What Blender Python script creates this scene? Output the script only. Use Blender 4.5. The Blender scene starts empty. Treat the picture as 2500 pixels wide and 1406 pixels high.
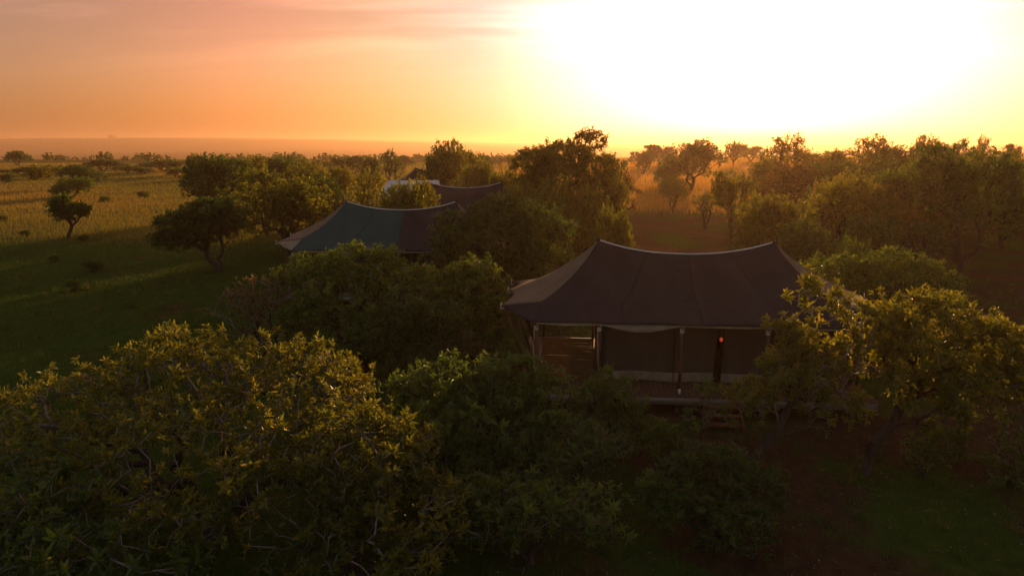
import bpy, math, random
import numpy as np
from mathutils import Vector, Matrix

R = math.radians
SC = bpy.context.scene
COL = SC.collection
rng = np.random.default_rng(7)
random.seed(7)

# ------------------------------------------------------------------ camera
CAM_Z = 9.0
PITCH = R(11.97)
FPX = 1689.0                      # focal length in photograph pixels (2500 wide)
cam_d = bpy.data.cameras.new("camera")
cam_d.sensor_width = 36.0
cam_d.lens = 36.0 * FPX / 2500.0
cam_d.clip_start = 0.1
cam_d.clip_end = 120000.0
cam = bpy.data.objects.new("camera", cam_d)
COL.objects.link(cam)
cam.location = (0, 0, CAM_Z)
cam.rotation_euler = (math.pi / 2 - PITCH, 0, 0)
SC.camera = cam

# ------------------------------------------------------------------ light
SUN_AZ = R(19.0)                  # to the right of the viewing direction
SUN_EL = R(7.6)
SUN_DIR = Vector((math.sin(SUN_AZ) * math.cos(SUN_EL), math.cos(SUN_AZ) * math.cos(SUN_EL), math.sin(SUN_EL)))
SUN_STRENGTH = 5.0
SKY_STRENGTH = 0.05
GLOW_STRENGTH = 1.0
HAZE_DENSITY = 0.00030
EXPOSURE = 0.42

world = bpy.data.worlds.new("World")
SC.world = world
world.use_nodes = True
wn, wl = world.node_tree.nodes, world.node_tree.links
wn.clear()


def wnode(t, **kw):
    n = wn.new(t)
    for k, v in kw.items():
        setattr(n, k, v)
    return n


def wmath(op, a, b=None, clamp=False):
    n = wn.new("ShaderNodeMath"); n.operation = op; n.use_clamp = clamp
    for i, v in enumerate((a, b)):
        if v is None:
            continue
        if isinstance(v, (int, float)):
            n.inputs[i].default_value = v
        else:
            wl.new(v, n.inputs[i])
    return n.outputs[0]


sky = wnode("ShaderNodeTexSky", sky_type='NISHITA', sun_disc=False)
sky.sun_elevation = SUN_EL
sky.sun_rotation = SUN_AZ
sky.air_density = 1.2
sky.dust_density = 2.5
sky.ozone_density = 1.0
# hazy aureole round the sun: the air is full of dust, so brightness falls away from the sun until the added fill
tc = wnode("ShaderNodeTexCoord")
dot = wnode("ShaderNodeVectorMath", operation='DOT_PRODUCT')
wl.new(tc.outputs["Generated"], dot.inputs[0]); dot.inputs[1].default_value = SUN_DIR
ang = wmath('DIVIDE', wmath('ARCCOSINE', wmath('MINIMUM', dot.outputs["Value"], 1.0)), math.pi)
ramp = wnode("ShaderNodeValToRGB")
wl.new(ang, ramp.inputs[0])
cr = ramp.color_ramp
cr.interpolation = 'B_SPLINE'
stops = [(0, (2.4, 2.4, 2.4)), (5, (1.6, 1.6, 1.5)), (10, (.80, .75, .80)), (15, (.36, .36, .56)), (20, (.12, .14, .24)), (25.5, (.34, .20, .13)),
         (31, (.54, .205, .060)), (38, (.66, .165, .048)), (47, (.40, .130, .026)), (60, (.22, .090, .045)), (80, (.200, .185, .155)),
         (120, (.175, .190, .185)), (180, (.165, .185, .190))]  # widest stops raised: fill light added from the unseen sky behind the camera
SCL = 4.0
while len(cr.elements) > 1:
    cr.elements.remove(cr.elements[0])
for i, (a, c) in enumerate(stops):
    e = cr.elements[0] if i == 0 else cr.elements.new(a / 180.0)
    e.position = a / 180.0
    f_ = .73 if a <= 60 else 1.0
    e.color = (c[0] * f_ / SCL, c[1] * f_ / SCL, c[2] * f_ / SCL, 1)
# streaky high cloud, laid out on a plane far above
sep = wnode("ShaderNodeSeparateXYZ"); wl.new(tc.outputs["Generated"], sep.inputs[0])
zz = wmath('ADD', wmath('MAXIMUM', sep.outputs[2], 0.0), 0.12)
comb = wnode("ShaderNodeCombineXYZ")
wl.new(wmath('DIVIDE', sep.outputs[0], zz), comb.inputs[0])
wl.new(wmath('DIVIDE', sep.outputs[1], zz), comb.inputs[1])
mp = wnode("ShaderNodeMapping"); wl.new(comb.outputs[0], mp.inputs[0])
mp.inputs["Rotation"].default_value = (0, 0, R(24))
mp.inputs["Scale"].default_value = (0.32, 1.1, 1.0)
mp.inputs["Location"].default_value = (0.4, 1.35, 0)
nz = wnode("ShaderNodeTexNoise"); nz.inputs["Scale"].default_value = 1.15; nz.inputs["Detail"].default_value = 7
nz.inputs["Roughness"].default_value = .52; nz.inputs["Distortion"].default_value = .5
wl.new(mp.outputs[0], nz.inputs["Vector"])
cl = wnode("ShaderNodeMapRange"); cl.interpolation_type = 'SMOOTHSTEP'
cl.inputs["From Min"].default_value = .42; cl.inputs["From Max"].default_value = .72
cl.inputs["To Min"].default_value = .80; cl.inputs["To Max"].default_value = 1.5
wl.new(nz.outputs["Fac"], cl.inputs["Value"])
# cloud fades out into the haze near the horizon
hf = wnode("ShaderNodeMapRange"); hf.interpolation_type = 'SMOOTHSTEP'
hf.inputs["From Min"].default_value = .06; hf.inputs["From Max"].default_value = .19
wl.new(sep.outputs[2], hf.inputs["Value"])
cmix = wmath('ADD', 1.0, wmath('MULTIPLY', wmath('SUBTRACT', cl.outputs[0], 1.0), hf.outputs[0]))
gl = wnode("ShaderNodeMix", data_type='RGBA', blend_type='MULTIPLY'); gl.inputs["Factor"].default_value = 1
wl.new(ramp.outputs[0], gl.inputs["A"])
k = SCL * GLOW_STRENGTH / SKY_STRENGTH
gl.inputs["B"].default_value = (k, k, k, 1)
tot = wnode("ShaderNodeMix", data_type='RGBA', blend_type='ADD'); tot.inputs["Factor"].default_value = 1
tn = wnode("ShaderNodeMix", data_type='RGBA', blend_type='MULTIPLY'); tn.inputs["Factor"].default_value = 1
wl.new(sky.outputs[0], tn.inputs["A"]); tn.inputs["B"].default_value = (1.0, .80, 1.0, 1)      # dust reddens the whole sky
wl.new(tn.outputs["Result"], tot.inputs["A"]); wl.new(gl.outputs["Result"], tot.inputs["B"])
bg = wnode("ShaderNodeBackground")
wl.new(tot.outputs["Result"], bg.inputs["Color"])
wl.new(wmath('MULTIPLY', cmix, SKY_STRENGTH), bg.inputs["Strength"])
wout = wnode("ShaderNodeOutputWorld"); wl.new(bg.outputs[0], wout.inputs["Surface"])

sun_d = bpy.data.lights.new("sun", 'SUN')
sun_d.energy = SUN_STRENGTH
sun_d.angle = R(1.2)
sun_d.color = (1.0, 0.53, 0.20)
sun = bpy.data.objects.new("sun", sun_d)
COL.objects.link(sun)
sun.location = (20, 60, 40)
sun.rotation_euler = (-SUN_DIR).to_track_quat('-Z', 'Y').to_euler()

SC.view_settings.view_transform = 'Standard'
SC.view_settings.look = 'None'
SC.view_settings.gamma = 1.0
SC.view_settings.use_curve_mapping = False
SC.view_settings.exposure = EXPOSURE
SC.render.engine = 'CYCLES'
cy = SC.cycles
cy.max_bounces = 5; cy.diffuse_bounces = 2; cy.glossy_bounces = 2; cy.transmission_bounces = 3
cy.transparent_max_bounces = 6; cy.volume_bounces = 1
cy.sample_clamp_indirect = 4.0; cy.sample_clamp_direct = 12.0
cy.use_denoising = True
try:
    cy.denoiser = 'OPENIMAGEDENOISE'
except Exception:
    pass


# ------------------------------------------------------------------ pixel -> place helpers (layout only)
CP, SP = math.cos(PITCH), math.sin(PITCH)


def ray(px, py):
    xv, yv = (px - 1250) / FPX, (703 - py) / FPX
    return xv, CP + yv * SP, -SP + yv * CP


def at(px, py, D):
    x, y, z = ray(px, py)
    return x / y * D, D, CAM_Z + z / y * D


def sstep(a, b, t):
    t = np.clip((t - a) / (b - a), 0, 1)
    return t * t * (3 - 2 * t)


def terrain(x, y):
    x = np.asarray(x, float); y = np.asarray(y, float)
    right = sstep(-50, 70, x - 0.05 * y)
    h = 2.6 * sstep(60, 230, y) * right
    h = h - 30 * sstep(300, 1100, y + 60 * right)
    ridge = np.interp(x, [-6500, -4200, -3400, -2700, -2150, -1600, -950, 150, 1500, 6500], [40, 52, 47, 56, 61, 50, 33, 12, 8, 14])
    h = h + (ridge + 1.8 * np.sin(x / 130) + 1.2 * np.sin(x / 47 + y / 300)) * sstep(2300, 4600, y)
    h = h + 3.5 * np.sin(x / 330 + 1) * np.sin(y / 410) * sstep(500, 1400, y)
    h = h + .10 * np.sin(x / 7.3 + .6) * np.sin(y / 9.1 + 1.2) * sstep(34, 60, y)
    return h


def tz(x, y):
    return float(terrain(x, y))


# ------------------------------------------------------------------ mesh helpers
def mk_mesh(name, V, faces, smooth=False, tint=None):
    """faces: list of integer arrays (n, k)"""
    me = bpy.data.meshes.new(name)
    V = np.ascontiguousarray(V, np.float32)
    me.vertices.add(len(V)); me.vertices.foreach_set("co", V.ravel())
    faces = [np.asarray(f, np.int32) for f in faces if len(f)]
    loops = np.concatenate([f.ravel() for f in faces])
    starts, s = [], 0
    for f in faces:
        starts.append(s + np.arange(len(f), dtype=np.int32) * f.shape[1]); s += f.size
    starts = np.concatenate(starts).astype(np.int32)
    me.loops.add(len(loops)); me.loops.foreach_set("vertex_index", loops)
    me.polygons.add(len(starts)); me.polygons.foreach_set("loop_start", starts)
    me.update(calc_edges=True)
    if smooth:
        me.polygons.foreach_set("use_smooth", np.ones(len(starts), bool))
    if tint is not None:
        a = me.attributes.new("tint", 'FLOAT', 'FACE')
        a.data.foreach_set("value", np.asarray(tint, np.float32))
    return me


class MB:
    """collects boxes, tubes and sheets into one mesh"""
    def __init__(self):
        self.V = []; self.F3 = []; self.F4 = []; self.n = 0

    def add(self, V, q=None, t=None):
        V = np.asarray(V, float)
        if q is not None and len(q): self.F4.append(np.asarray(q) + self.n)
        if t is not None and len(t): self.F3.append(np.asarray(t) + self.n)
        self.V.append(V); self.n += len(V)
        return self

    def box(self, c, s, rz=0, jitter=0):
        c = np.array(c, float); s = np.array(s, float) / 2
        V = np.array([(i, j, k) for i in (-1, 1) for j in (-1, 1) for k in (-1, 1)], float) * s
        if jitter: V += rng.normal(0, jitter, V.shape)
        if rz:
            m = np.array([[math.cos(rz), -math.sin(rz), 0], [math.sin(rz), math.cos(rz), 0], [0, 0, 1]]); V = V @ m.T
        q = [(0, 1, 3, 2), (4, 6, 7, 5), (0, 4, 5, 1), (2, 3, 7, 6), (0, 2, 6, 4), (1, 5, 7, 3)]
        return self.add(V + c, q)

    def tube(self, pts, rad, n=6, cap=True):
        pts = np.asarray(pts, float)
        rad = np.broadcast_to(np.asarray(rad, float), (len(pts),))
        V = []; prev = None
        for i, p in enumerate(pts):
            d = pts[min(i + 1, len(pts) - 1)] - pts[max(i - 1, 0)]
            d = d / (np.linalg.norm(d) + 1e-9)
            if prev is None:
                a = np.array((0, 0, 1.)) if abs(d[2]) < .9 else np.array((1., 0, 0))
            else:
                a = prev
            e1 = a - d * a.dot(d); e1 /= np.linalg.norm(e1) + 1e-9; prev = e1
            e2 = np.cross(d, e1)
            for k in range(n):
                t = 2 * math.pi * k / n
                V.append(p + rad[i] * (math.cos(t) * e1 + math.sin(t) * e2))
        q = [(i * n + k, i * n + (k + 1) % n, (i + 1) * n + (k + 1) % n, (i + 1) * n + k) for i in range(len(pts) - 1) for k in range(n)]
        t = []
        if cap:
            V.append(pts[0]); V.append(pts[-1]); b = len(pts) * n
            t = [(b, (k + 1) % n, k) for k in range(n)] + [(b + 1, b - n + k, b - n + (k + 1) % n) for k in range(n)]
        return self.add(V, q, t)

    def sheet(self, P):
        P = np.asarray(P, float); a, b = P.shape[:2]
        i, j = np.meshgrid(np.arange(a - 1), np.arange(b - 1), indexing='ij')
        k = (i * b + j).ravel()
        return self.add(P.reshape(-1, 3), np.stack([k, k + 1, k + b + 1, k + b], 1))

    def mesh(self, name, smooth=False):
        f = []
        if self.F4: f.append(np.concatenate(self.F4))
        if self.F3: f.append(np.concatenate(self.F3))
        return mk_mesh(name, np.concatenate(self.V), f, smooth)


def obj(name, data, mat=None, parent=None, loc=None):
    o = bpy.data.objects.new(name, data)
    COL.objects.link(o)
    if mat is not None and data is not None and len(data.materials) == 0:
        data.materials.append(mat)
    if parent is not None: o.parent = parent
    if loc is not None: o.location = loc
    return o


def tag(o, label=None, cat=None, group=None, kind=None):
    if label: o["label"] = label
    if cat: o["category"] = cat
    if group: o["group"] = group
    if kind: o["kind"] = kind
    return o


# ------------------------------------------------------------------ materials
def new_mat(name):
    m = bpy.data.materials.new(name); m.use_nodes = True
    nt = m.node_tree; nt.nodes.clear()
    out = nt.nodes.new("ShaderNodeOutputMaterial")
    return m, nt.nodes, nt.links, out


def ramp_node(N, L, fac, stops, interp='LINEAR'):
    r = N.new("ShaderNodeValToRGB"); L.new(fac, r.inputs[0]); r.color_ramp.interpolation = interp
    while len(r.color_ramp.elements) > 1: r.color_ramp.elements.remove(r.color_ramp.elements[0])
    for i, (p, c) in enumerate(stops):
        e = r.color_ramp.elements[0] if i == 0 else r.color_ramp.elements.new(p)
        e.position = p; e.color = (*c, 1)
    return r.outputs[0]


def leaf_mat(name, stops, trans, rough=.42, tfac=.38, spec=.45):
    """leaf blade: reflects, shines a little, and lets light through; each leaf has its own tint"""
    m, N, L, out = new_mat(name)
    a = N.new("ShaderNodeAttribute"); a.attribute_name = "tint"; a.attribute_type = 'GEOMETRY'
    oi = N.new("ShaderNodeObjectInfo")
    ma = N.new("ShaderNodeMath"); ma.operation = 'MULTIPLY_ADD'; ma.inputs[1].default_value = .3
    L.new(oi.outputs["Random"], ma.inputs[0]); L.new(a.outputs["Fac"], ma.inputs[2])
    mb = N.new("ShaderNodeMath"); mb.operation = 'SUBTRACT'; mb.inputs[1].default_value = .15
    L.new(ma.outputs[0], mb.inputs[0])
    col = ramp_node(N, L, mb.outputs[0], stops)
    p = N.new("ShaderNodeBsdfPrincipled"); L.new(col, p.inputs["Base Color"])
    p.inputs["Roughness"].default_value = rough; p.inputs["Specular IOR Level"].default_value = spec
    t = N.new("ShaderNodeBsdfTranslucent")
    mx = N.new("ShaderNodeMix"); mx.data_type = 'RGBA'; mx.blend_type = 'MULTIPLY'; mx.inputs["Factor"].default_value = 1
    L.new(col, mx.inputs["A"]); mx.inputs["B"].default_value = (*trans, 1)
    L.new(mx.outputs["Result"], t.inputs["Color"])
    s = N.new("ShaderNodeMixShader"); s.inputs[0].default_value = tfac
    L.new(p.outputs[0], s.inputs[1]); L.new(t.outputs[0], s.inputs[2]); L.new(s.outputs[0], out.inputs["Surface"])
    return m


def surf_mat(name, c1, c2, scale=4.0, rough=.8, bump=.15, stretch=(1, 1, 1), spec=.25, transl=0.0, coord="Object", detail=6, fine=None):
    m, N, L, out = new_mat(name)
    tcn = N.new("ShaderNodeTexCoord"); mpn = N.new("ShaderNodeMapping"); L.new(tcn.outputs[coord], mpn.inputs[0])
    mpn.inputs["Scale"].default_value = stretch
    n = N.new("ShaderNodeTexNoise"); n.inputs["Scale"].default_value = scale; n.inputs["Detail"].default_value = detail
    n.inputs["Roughness"].default_value = .62; L.new(mpn.outputs[0], n.inputs["Vector"])
    col = ramp_node(N, L, n.outputs["Fac"], [(.32, c1), (.68, c2)])
    p = N.new("ShaderNodeBsdfPrincipled"); L.new(col, p.inputs["Base Color"])
    p.inputs["Roughness"].default_value = rough; p.inputs["Specular IOR Level"].default_value = spec
    b = N.new("ShaderNodeBump"); b.inputs["Strength"].default_value = bump; b.inputs["Distance"].default_value = .03
    if fine:
        n2 = N.new("ShaderNodeTexNoise"); n2.inputs["Scale"].default_value = fine; n2.inputs["Detail"].default_value = 3
        L.new(tcn.outputs[coord], n2.inputs["Vector"]); L.new(n2.outputs["Fac"], b.inputs["Height"])
    else:
        L.new(n.outputs["Fac"], b.inputs["Height"])
    L.new(b.outputs[0], p.inputs["Normal"])
    if transl:
        t = N.new("ShaderNodeBsdfTranslucent"); L.new(col, t.inputs["Color"])
        s = N.new("ShaderNodeMixShader"); s.inputs[0].default_value = transl
        L.new(p.outputs[0], s.inputs[1]); L.new(t.outputs[0], s.inputs[2]); L.new(s.outputs[0], out.inputs["Surface"])
    else:
        L.new(p.outputs[0], out.inputs["Surface"])
    return m


M = {}
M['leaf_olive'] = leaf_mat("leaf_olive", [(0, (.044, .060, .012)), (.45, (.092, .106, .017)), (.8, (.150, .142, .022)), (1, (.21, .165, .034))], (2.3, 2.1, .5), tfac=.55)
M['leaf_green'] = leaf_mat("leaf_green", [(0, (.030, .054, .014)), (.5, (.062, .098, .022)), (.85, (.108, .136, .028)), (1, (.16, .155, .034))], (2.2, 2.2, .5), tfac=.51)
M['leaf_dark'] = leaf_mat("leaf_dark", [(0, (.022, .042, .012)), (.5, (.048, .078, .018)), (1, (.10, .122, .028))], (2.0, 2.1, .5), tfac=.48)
M['leaf_dry'] = leaf_mat("leaf_dry", [(0, (.046, .044, .013)), (.5, (.090, .074, .018)), (1, (.17, .11, .034))], (1.8, 1.5, .5), tfac=.48)
M['leaf_fresh'] = leaf_mat("leaf_fresh", [(0, (.040, .066, .016)), (.5, (.082, .118, .024)), (.85, (.135, .155, .030)), (1, (.19, .175, .036))], (2.2, 2.2, .5), tfac=.53)
M['leaf_far'] = leaf_mat("leaf_far", [(0, (.022, .042, .012)), (.5, (.048, .070, .018)), (1, (.10, .105, .028))], (1.6, 1.6, .5), .9, .35, .0)
M['bark'] = surf_mat("bark", (.020, .014, .011), (.060, .044, .034), 9, .9, .6, (1, 1, .25))
M['bark_pale'] = surf_mat("bark_pale", (.11, .085, .078), (.23, .185, .17), 9, .85, .5, (1, 1, .25))
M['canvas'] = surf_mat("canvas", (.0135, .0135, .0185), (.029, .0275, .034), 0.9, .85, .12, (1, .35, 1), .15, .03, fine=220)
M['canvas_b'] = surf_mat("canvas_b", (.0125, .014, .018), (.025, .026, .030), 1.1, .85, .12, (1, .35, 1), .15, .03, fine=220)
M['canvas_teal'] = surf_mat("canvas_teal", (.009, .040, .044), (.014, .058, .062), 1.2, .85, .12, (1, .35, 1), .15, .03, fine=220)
M['canvas_tan'] = surf_mat("canvas_tan", (.085, .068, .048), (.125, .10, .072), 1.6, .8, .12, (1, 1, 1), .2, .06, fine=200)
M['canvas_pale'] = surf_mat("canvas_pale", (.20, .155, .105), (.31, .25, .18), 2.2, .85, .2, (1, 1, 1), .2, .2, fine=120)
M['canvas_white'] = surf_mat("canvas_white", (.50, .48, .48), (.62, .60, .60), 1.5, .8, .1, (1, 1, 1), .2, .1, fine=150)
M['canvas_wall'] = surf_mat("canvas_wall", (.050, .042, .032), (.075, .064, .050), 1.5, .9, .15, (1, 1, .4), .1, .02, fine=200)
M['timber'] = surf_mat("timber", (.050, .020, .010), (.115, .052, .024), 6, .75, .4, (1, 1, .15))
M['deck_wood'] = surf_mat("deck_wood", (.060, .026, .015), (.105, .050, .030), 5, .7, .3, (1, .15, 1))
M['fascia_wood'] = surf_mat("fascia_wood", (.105, .085, .068), (.170, .140, .112), 5, .75, .3, (.12, 1, 1))
M['red_wood'] = surf_mat("red_wood", (.090, .028, .018), (.150, .050, .030), 5, .7, .3, (.2, 1, 1))
M['rope'] = surf_mat("rope", (.30, .26, .20), (.45, .40, .32), 30, .9, .3)
M['fitting'] = surf_mat("fitting", (.42, .40, .36), (.58, .55, .50), 12, .5, .05, spec=.5)
M['reed'] = surf_mat("reed", (.14, .070, .022), (.30, .165, .060), 8, .7, .3, (.3, 1, 6), .3, .45)


def sunlit_spot_mat():
    m, N, L, out = new_mat("sunlit_spot_glow")
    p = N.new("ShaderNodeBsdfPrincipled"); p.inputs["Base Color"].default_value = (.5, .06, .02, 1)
    p.inputs["Emission Color"].default_value = (1, .12, .03, 1); p.inputs["Emission Strength"].default_value = .26  # emission put in for sunlight on something orange; no lamp hangs here
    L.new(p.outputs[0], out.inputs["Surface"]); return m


M['sunlit_spot'] = sunlit_spot_mat()


def grass_mat(name, stops, trans, tfac=.45):
    return leaf_mat(name, stops, trans, .6, tfac, .2)


M['grass_gold'] = grass_mat("grass_gold", [(0, (.050, .080, .016)), (.4, (.105, .118, .026)), (.75, (.19, .145, .040)), (1, (.32, .215, .070))], (2.0, 1.45, .5), .55)
M['grass_lawn'] = grass_mat("grass_lawn", [(0, (.024, .052, .008)), (.5, (.042, .080, .013)), (.85, (.080, .100, .020)), (1, (.125, .10, .035))], (1.5, 1.5, .5), .35)


def ground_mat():
    m, N, L, out = new_mat("ground_soil_and_grass")
    g = N.new("ShaderNodeNewGeometry")
    sx = N.new("ShaderNodeSeparateXYZ"); L.new(g.outputs["Position"], sx.inputs[0])

    def noise(scale, detail=6, rough=.6):
        n = N.new("ShaderNodeTexNoise"); n.inputs["Scale"].default_value = scale; n.inputs["Detail"].default_value = detail
        n.inputs["Roughness"].default_value = rough; L.new(g.outputs["Position"], n.inputs["Vector"]); return n.outputs["Fac"]

    def mth(op, a, b):
        n = N.new("ShaderNodeMath"); n.operation = op
        for i, v in enumerate((a, b)):
            if isinstance(v, (int, float)): n.inputs[i].default_value = v
            else: L.new(v, n.inputs[i])
        return n.outputs[0]

    def rng_(v, a, b, c=0, d=1):
        n = N.new("ShaderNodeMapRange"); n.interpolation_type = 'SMOOTHSTEP'; L.new(v, n.inputs["Value"])
        for k, x in zip(("From Min", "From Max", "To Min", "To Max"), (a, b, c, d)): n.inputs[k].default_value = x
        return n.outputs[0]

    def mixc(f, a, b):
        n = N.new("ShaderNodeMix"); n.data_type = 'RGBA'
        L.new(f, n.inputs["Factor"])
        for k, v in (("A", a), ("B", b)):
            if isinstance(v, tuple): n.inputs[k].default_value = (*v, 1)
            else: L.new(v, n.inputs[k])
        return n.outputs["Result"]
    n_f, n_m, n_l = noise(2.2), noise(.23), noise(.035)
    lawn = ramp_node(N, L, n_f, [(.3, (.022, .044, .008)), (.6, (.036, .060, .012)), (.8, (.060, .068, .020))])
    soil = ramp_node(N, L, n_f, [(.3, (.032, .020, .012)), (.7, (.066, .040, .024))])
    gold = ramp_node(N, L, n_m, [(.3, (.070, .078, .022)), (.5, (.115, .100, .030)), (.7, (.17, .120, .042))])
    # bare soil: more of it round the near camp on the right
    sm = mth('ADD', n_m, mth('MULTIPLY', rng_(sx.outputs[0], -6, 5), .17))
    c = mixc(rng_(sm, .56, .72), lawn, soil)
    # the tall dry grass begins beyond the mown camp
    edge = mth('ADD', sx.outputs[1], mth('MULTIPLY', mth('SUBTRACT', n_m, .5), 16.0))
    edge = mth('SUBTRACT', edge, mth('MULTIPLY', rng_(sx.outputs[0], -30, 5), 27.0))
    c = mixc(rng_(edge, 56, 76), c, gold)
    far = ramp_node(N, L, n_l, [(.35, (.055, .056, .020)), (.55, (.095, .078, .030)), (.75, (.13, .095, .04))])
    c = mixc(rng_(sx.outputs[1], 300, 900), c, far)
    p = N.new("ShaderNodeBsdfPrincipled"); L.new(c, p.inputs["Base Color"]); p.inputs["Roughness"].default_value = .95
    p.inputs["Specular IOR Level"].default_value = 0.0
    b = N.new("ShaderNodeBump"); b.inputs["Strength"].default_value = .7; b.inputs["Distance"].default_value = .12
    L.new(mth('ADD', n_f, mth('MULTIPLY', noise(14, 4), .4)), b.inputs["Height"]); L.new(b.outputs[0], p.inputs["Normal"])
    L.new(p.outputs[0], out.inputs["Surface"])
    return m


M['ground'] = ground_mat()
M['path'] = surf_mat("red_earth", (.045, .024, .014), (.082, .046, .028), 1.2, .95, .5, coord="Object", spec=0.0)

# ------------------------------------------------------------------ ground
def graded(lo, hi, n, k):
    t = np.linspace(-1, 1, n)
    s = np.sinh(k * t) / math.sinh(k)
    return np.where(s < 0, -s * lo, s * hi)


gx = graded(-20000, 20000, 301, 8.2)
gy = np.concatenate([np.linspace(-1500, -20, 12), np.linspace(-10, 130, 120), 130 + (np.exp(np.linspace(0.022, 1, 140) * 5.2) - 1) / (math.exp(5.2) - 1) * 20000])
GX, GY = np.meshgrid(gx, gy, indexing='ij')
GZ = terrain(GX, GY)
g = MB().sheet(np.stack([GX, GY, GZ], 2)[:, ::-1])
ground = tag(obj("ground", g.mesh("ground", True), M['ground']), "wide savannah ground of grass and red soil", kind="structure")


def path_strip(name, pts, w, label):
    pts = np.array(pts, float)
    d = np.concatenate([[0], np.cumsum(np.linalg.norm(np.diff(pts, axis=0), axis=1))])
    s = np.linspace(0, d[-1], 70)
    # smooth polyline
    c = np.stack([np.interp(s, d, pts[:, k]) for k in (0, 1)], 1)
    for _ in range(6): c[1:-1] = (c[:-2] + 2 * c[1:-1] + c[2:]) / 4
    t = np.gradient(c, axis=0); t /= np.linalg.norm(t, axis=1)[:, None]
    n = np.stack([-t[:, 1], t[:, 0]], 1)
    P = []
    for u in np.linspace(-1, 1, 9):
        ww = w / 2 * (1 + .22 * np.sin(s * .9 + u) + .12 * np.sin(s * 2.3 + 2 * u))
        q = c + n * (u * ww)[:, None]
        P.append(np.stack([q[:, 0], q[:, 1], terrain(q[:, 0], q[:, 1]) + .035 * (1 - u ** 4) + .012], 1))
    o = obj(name, MB().sheet(P).mesh(name, True), M['path'])
    return tag(o, label, kind="structure")


path_strip("path", [(4, 62), (10, 58.5), (18, 56.5), (25, 52.5), (33, 45.5), (48, 39)], 2.3, "red earth track behind the near tent")
path_strip("path", [(5, 84), (13, 75.5), (21, 65), (25, 54)], 2.0, "second red earth track curving along the tall grass")

# ------------------------------------------------------------------ grass
def blades(xy, hgt, wid, lean=.35):
    n = len(xy)
    z = terrain(xy[:, 0], xy[:, 1])
    a = rng.uniform(0, 2 * math.pi, n)
    dx, dy = np.cos(a) * wid / 2, np.sin(a) * wid / 2
    b = rng.uniform(0, 2 * math.pi, n); l = np.abs(rng.normal(0, lean, n)) * hgt
    V = np.empty((n, 3, 3))
    V[:, 0] = np.stack([xy[:, 0] - dx, xy[:, 1] - dy, z - .02], 1)
    V[:, 1] = np.stack([xy[:, 0] + dx, xy[:, 1] + dy, z - .02], 1)
    V[:, 2] = np.stack([xy[:, 0] + np.cos(b) * l, xy[:, 1] + np.sin(b) * l, z + hgt], 1)
    return V


def vnoise(x, y, s, seed=0):
    r = np.random.default_rng(seed); out = 0
    for k in range(5):
        a = r.uniform(0, 2 * math.pi); f = s * r.uniform(.6, 1.9); ph = r.uniform(0, 6.3)
        out = out + np.sin((x * math.cos(a) + y * math.sin(a)) * f + ph)
    return out / 5


def path_dist(x, y):
    d = np.full(len(x), 1e9)
    for pts in ([(4, 62), (10, 58.5), (18, 56.5), (25, 52.5), (33, 45.5), (48, 39)], [(5, 84), (13, 75.5), (21, 65), (25, 54)]):
        for (ax, ay), (bx, by) in zip(pts[:-1], pts[1:]):
            vx, vy = bx - ax, by - ay
            t = np.clip(((x - ax) * vx + (y - ay) * vy) / (vx * vx + vy * vy), 0, 1)
            d = np.minimum(d, np.hypot(x - ax - t * vx, y - ay - t * vy))
    return d


def wedge(n, d0, d1, a0=-40, a1=40, power=1.0):
    """points in the sector the clearing fills, denser nearer"""
    u = rng.uniform(0, 1, n) ** power
    D = d0 + (d1 - d0) * u
    A = np.radians(rng.uniform(a0, a1, n))
    return np.stack([D * np.tan(A), D], 1)


def grass_obj(name, V, tint, mat, label):
    n = len(V)
    me = mk_mesh(name, V.reshape(-1, 3), [np.arange(3 * n).reshape(n, 3)], tint=tint)
    return tag(obj(name, me, mat), label, "grass", kind="stuff")


xy = wedge(640000, 44, 290, -44, 42, 1.5)
x, y = xy[:, 0], xy[:, 1]
edge = y + 8 * vnoise(x, y, .12, 3) - 27 * sstep(-30, 5, x)
keep = (edge > 63 + rng.normal(0, 4, len(x))) & (path_dist(x, y) > 1.6) & ~((x > -12) & (x < 9) & (y < 66))
keep &= (vnoise(x, y, .35, 8) + rng.normal(0, .45, len(x)) > -.75)
xy = xy[keep]; x, y = xy[:, 0], xy[:, 1]
hgt = (.75 + .35 * vnoise(x, y, .22, 5)) * rng.uniform(.55, 1.25, len(x))
hgt = np.clip(hgt, .2, 1.6) * (.58 + .42 * sstep(-12, 8, x))
gold = np.clip(.52 + .35 * vnoise(x, y, .1, 11) + .10 * rng.normal(0, 1, len(x)) + .16 * vnoise(x, y, .035, 12) + .10 * sstep(60, 130, y) - .24 + .46 * sstep(-8, 12, x), 0, 1)
grass_obj("tall_grass", blades(xy, hgt, .014 + y * .00042, .3), gold, M['grass_gold'], "tall golden dry grass filling the fields beyond the camp")

xy = np.concatenate([wedge(330000, 11, 64, -46, 42, .75)])
x, y = xy[:, 0], xy[:, 1]
keep = (vnoise(x, y, .8, 21) + .6 * vnoise(x, y, 2.6, 22) + rng.normal(0, .4, len(x)) > -.12 + .75 * sstep(-4, 6, x)) & (path_dist(x, y) > 1.0)
keep &= ~((x > .2) & (x < 12.2) & (y > 21) & (y < 29.5))
xy = xy[keep]; x, y = xy[:, 0], xy[:, 1]
hgt = (.10 + .05 * vnoise(x, y, .5, 23) + .10 * (vnoise(x, y, .31, 24) > .45)) * rng.uniform(.5, 1.5, len(x))
tint = np.clip(.42 + .26 * vnoise(x, y, .4, 25) + .20 * rng.normal(0, 1, len(x)), 0, 1)
grass_obj("short_grass", blades(xy, np.clip(hgt, .03, .5), .010 + y * .0005, .6), tint, M['grass_lawn'], "short dark green grass growing round the tents")

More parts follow.
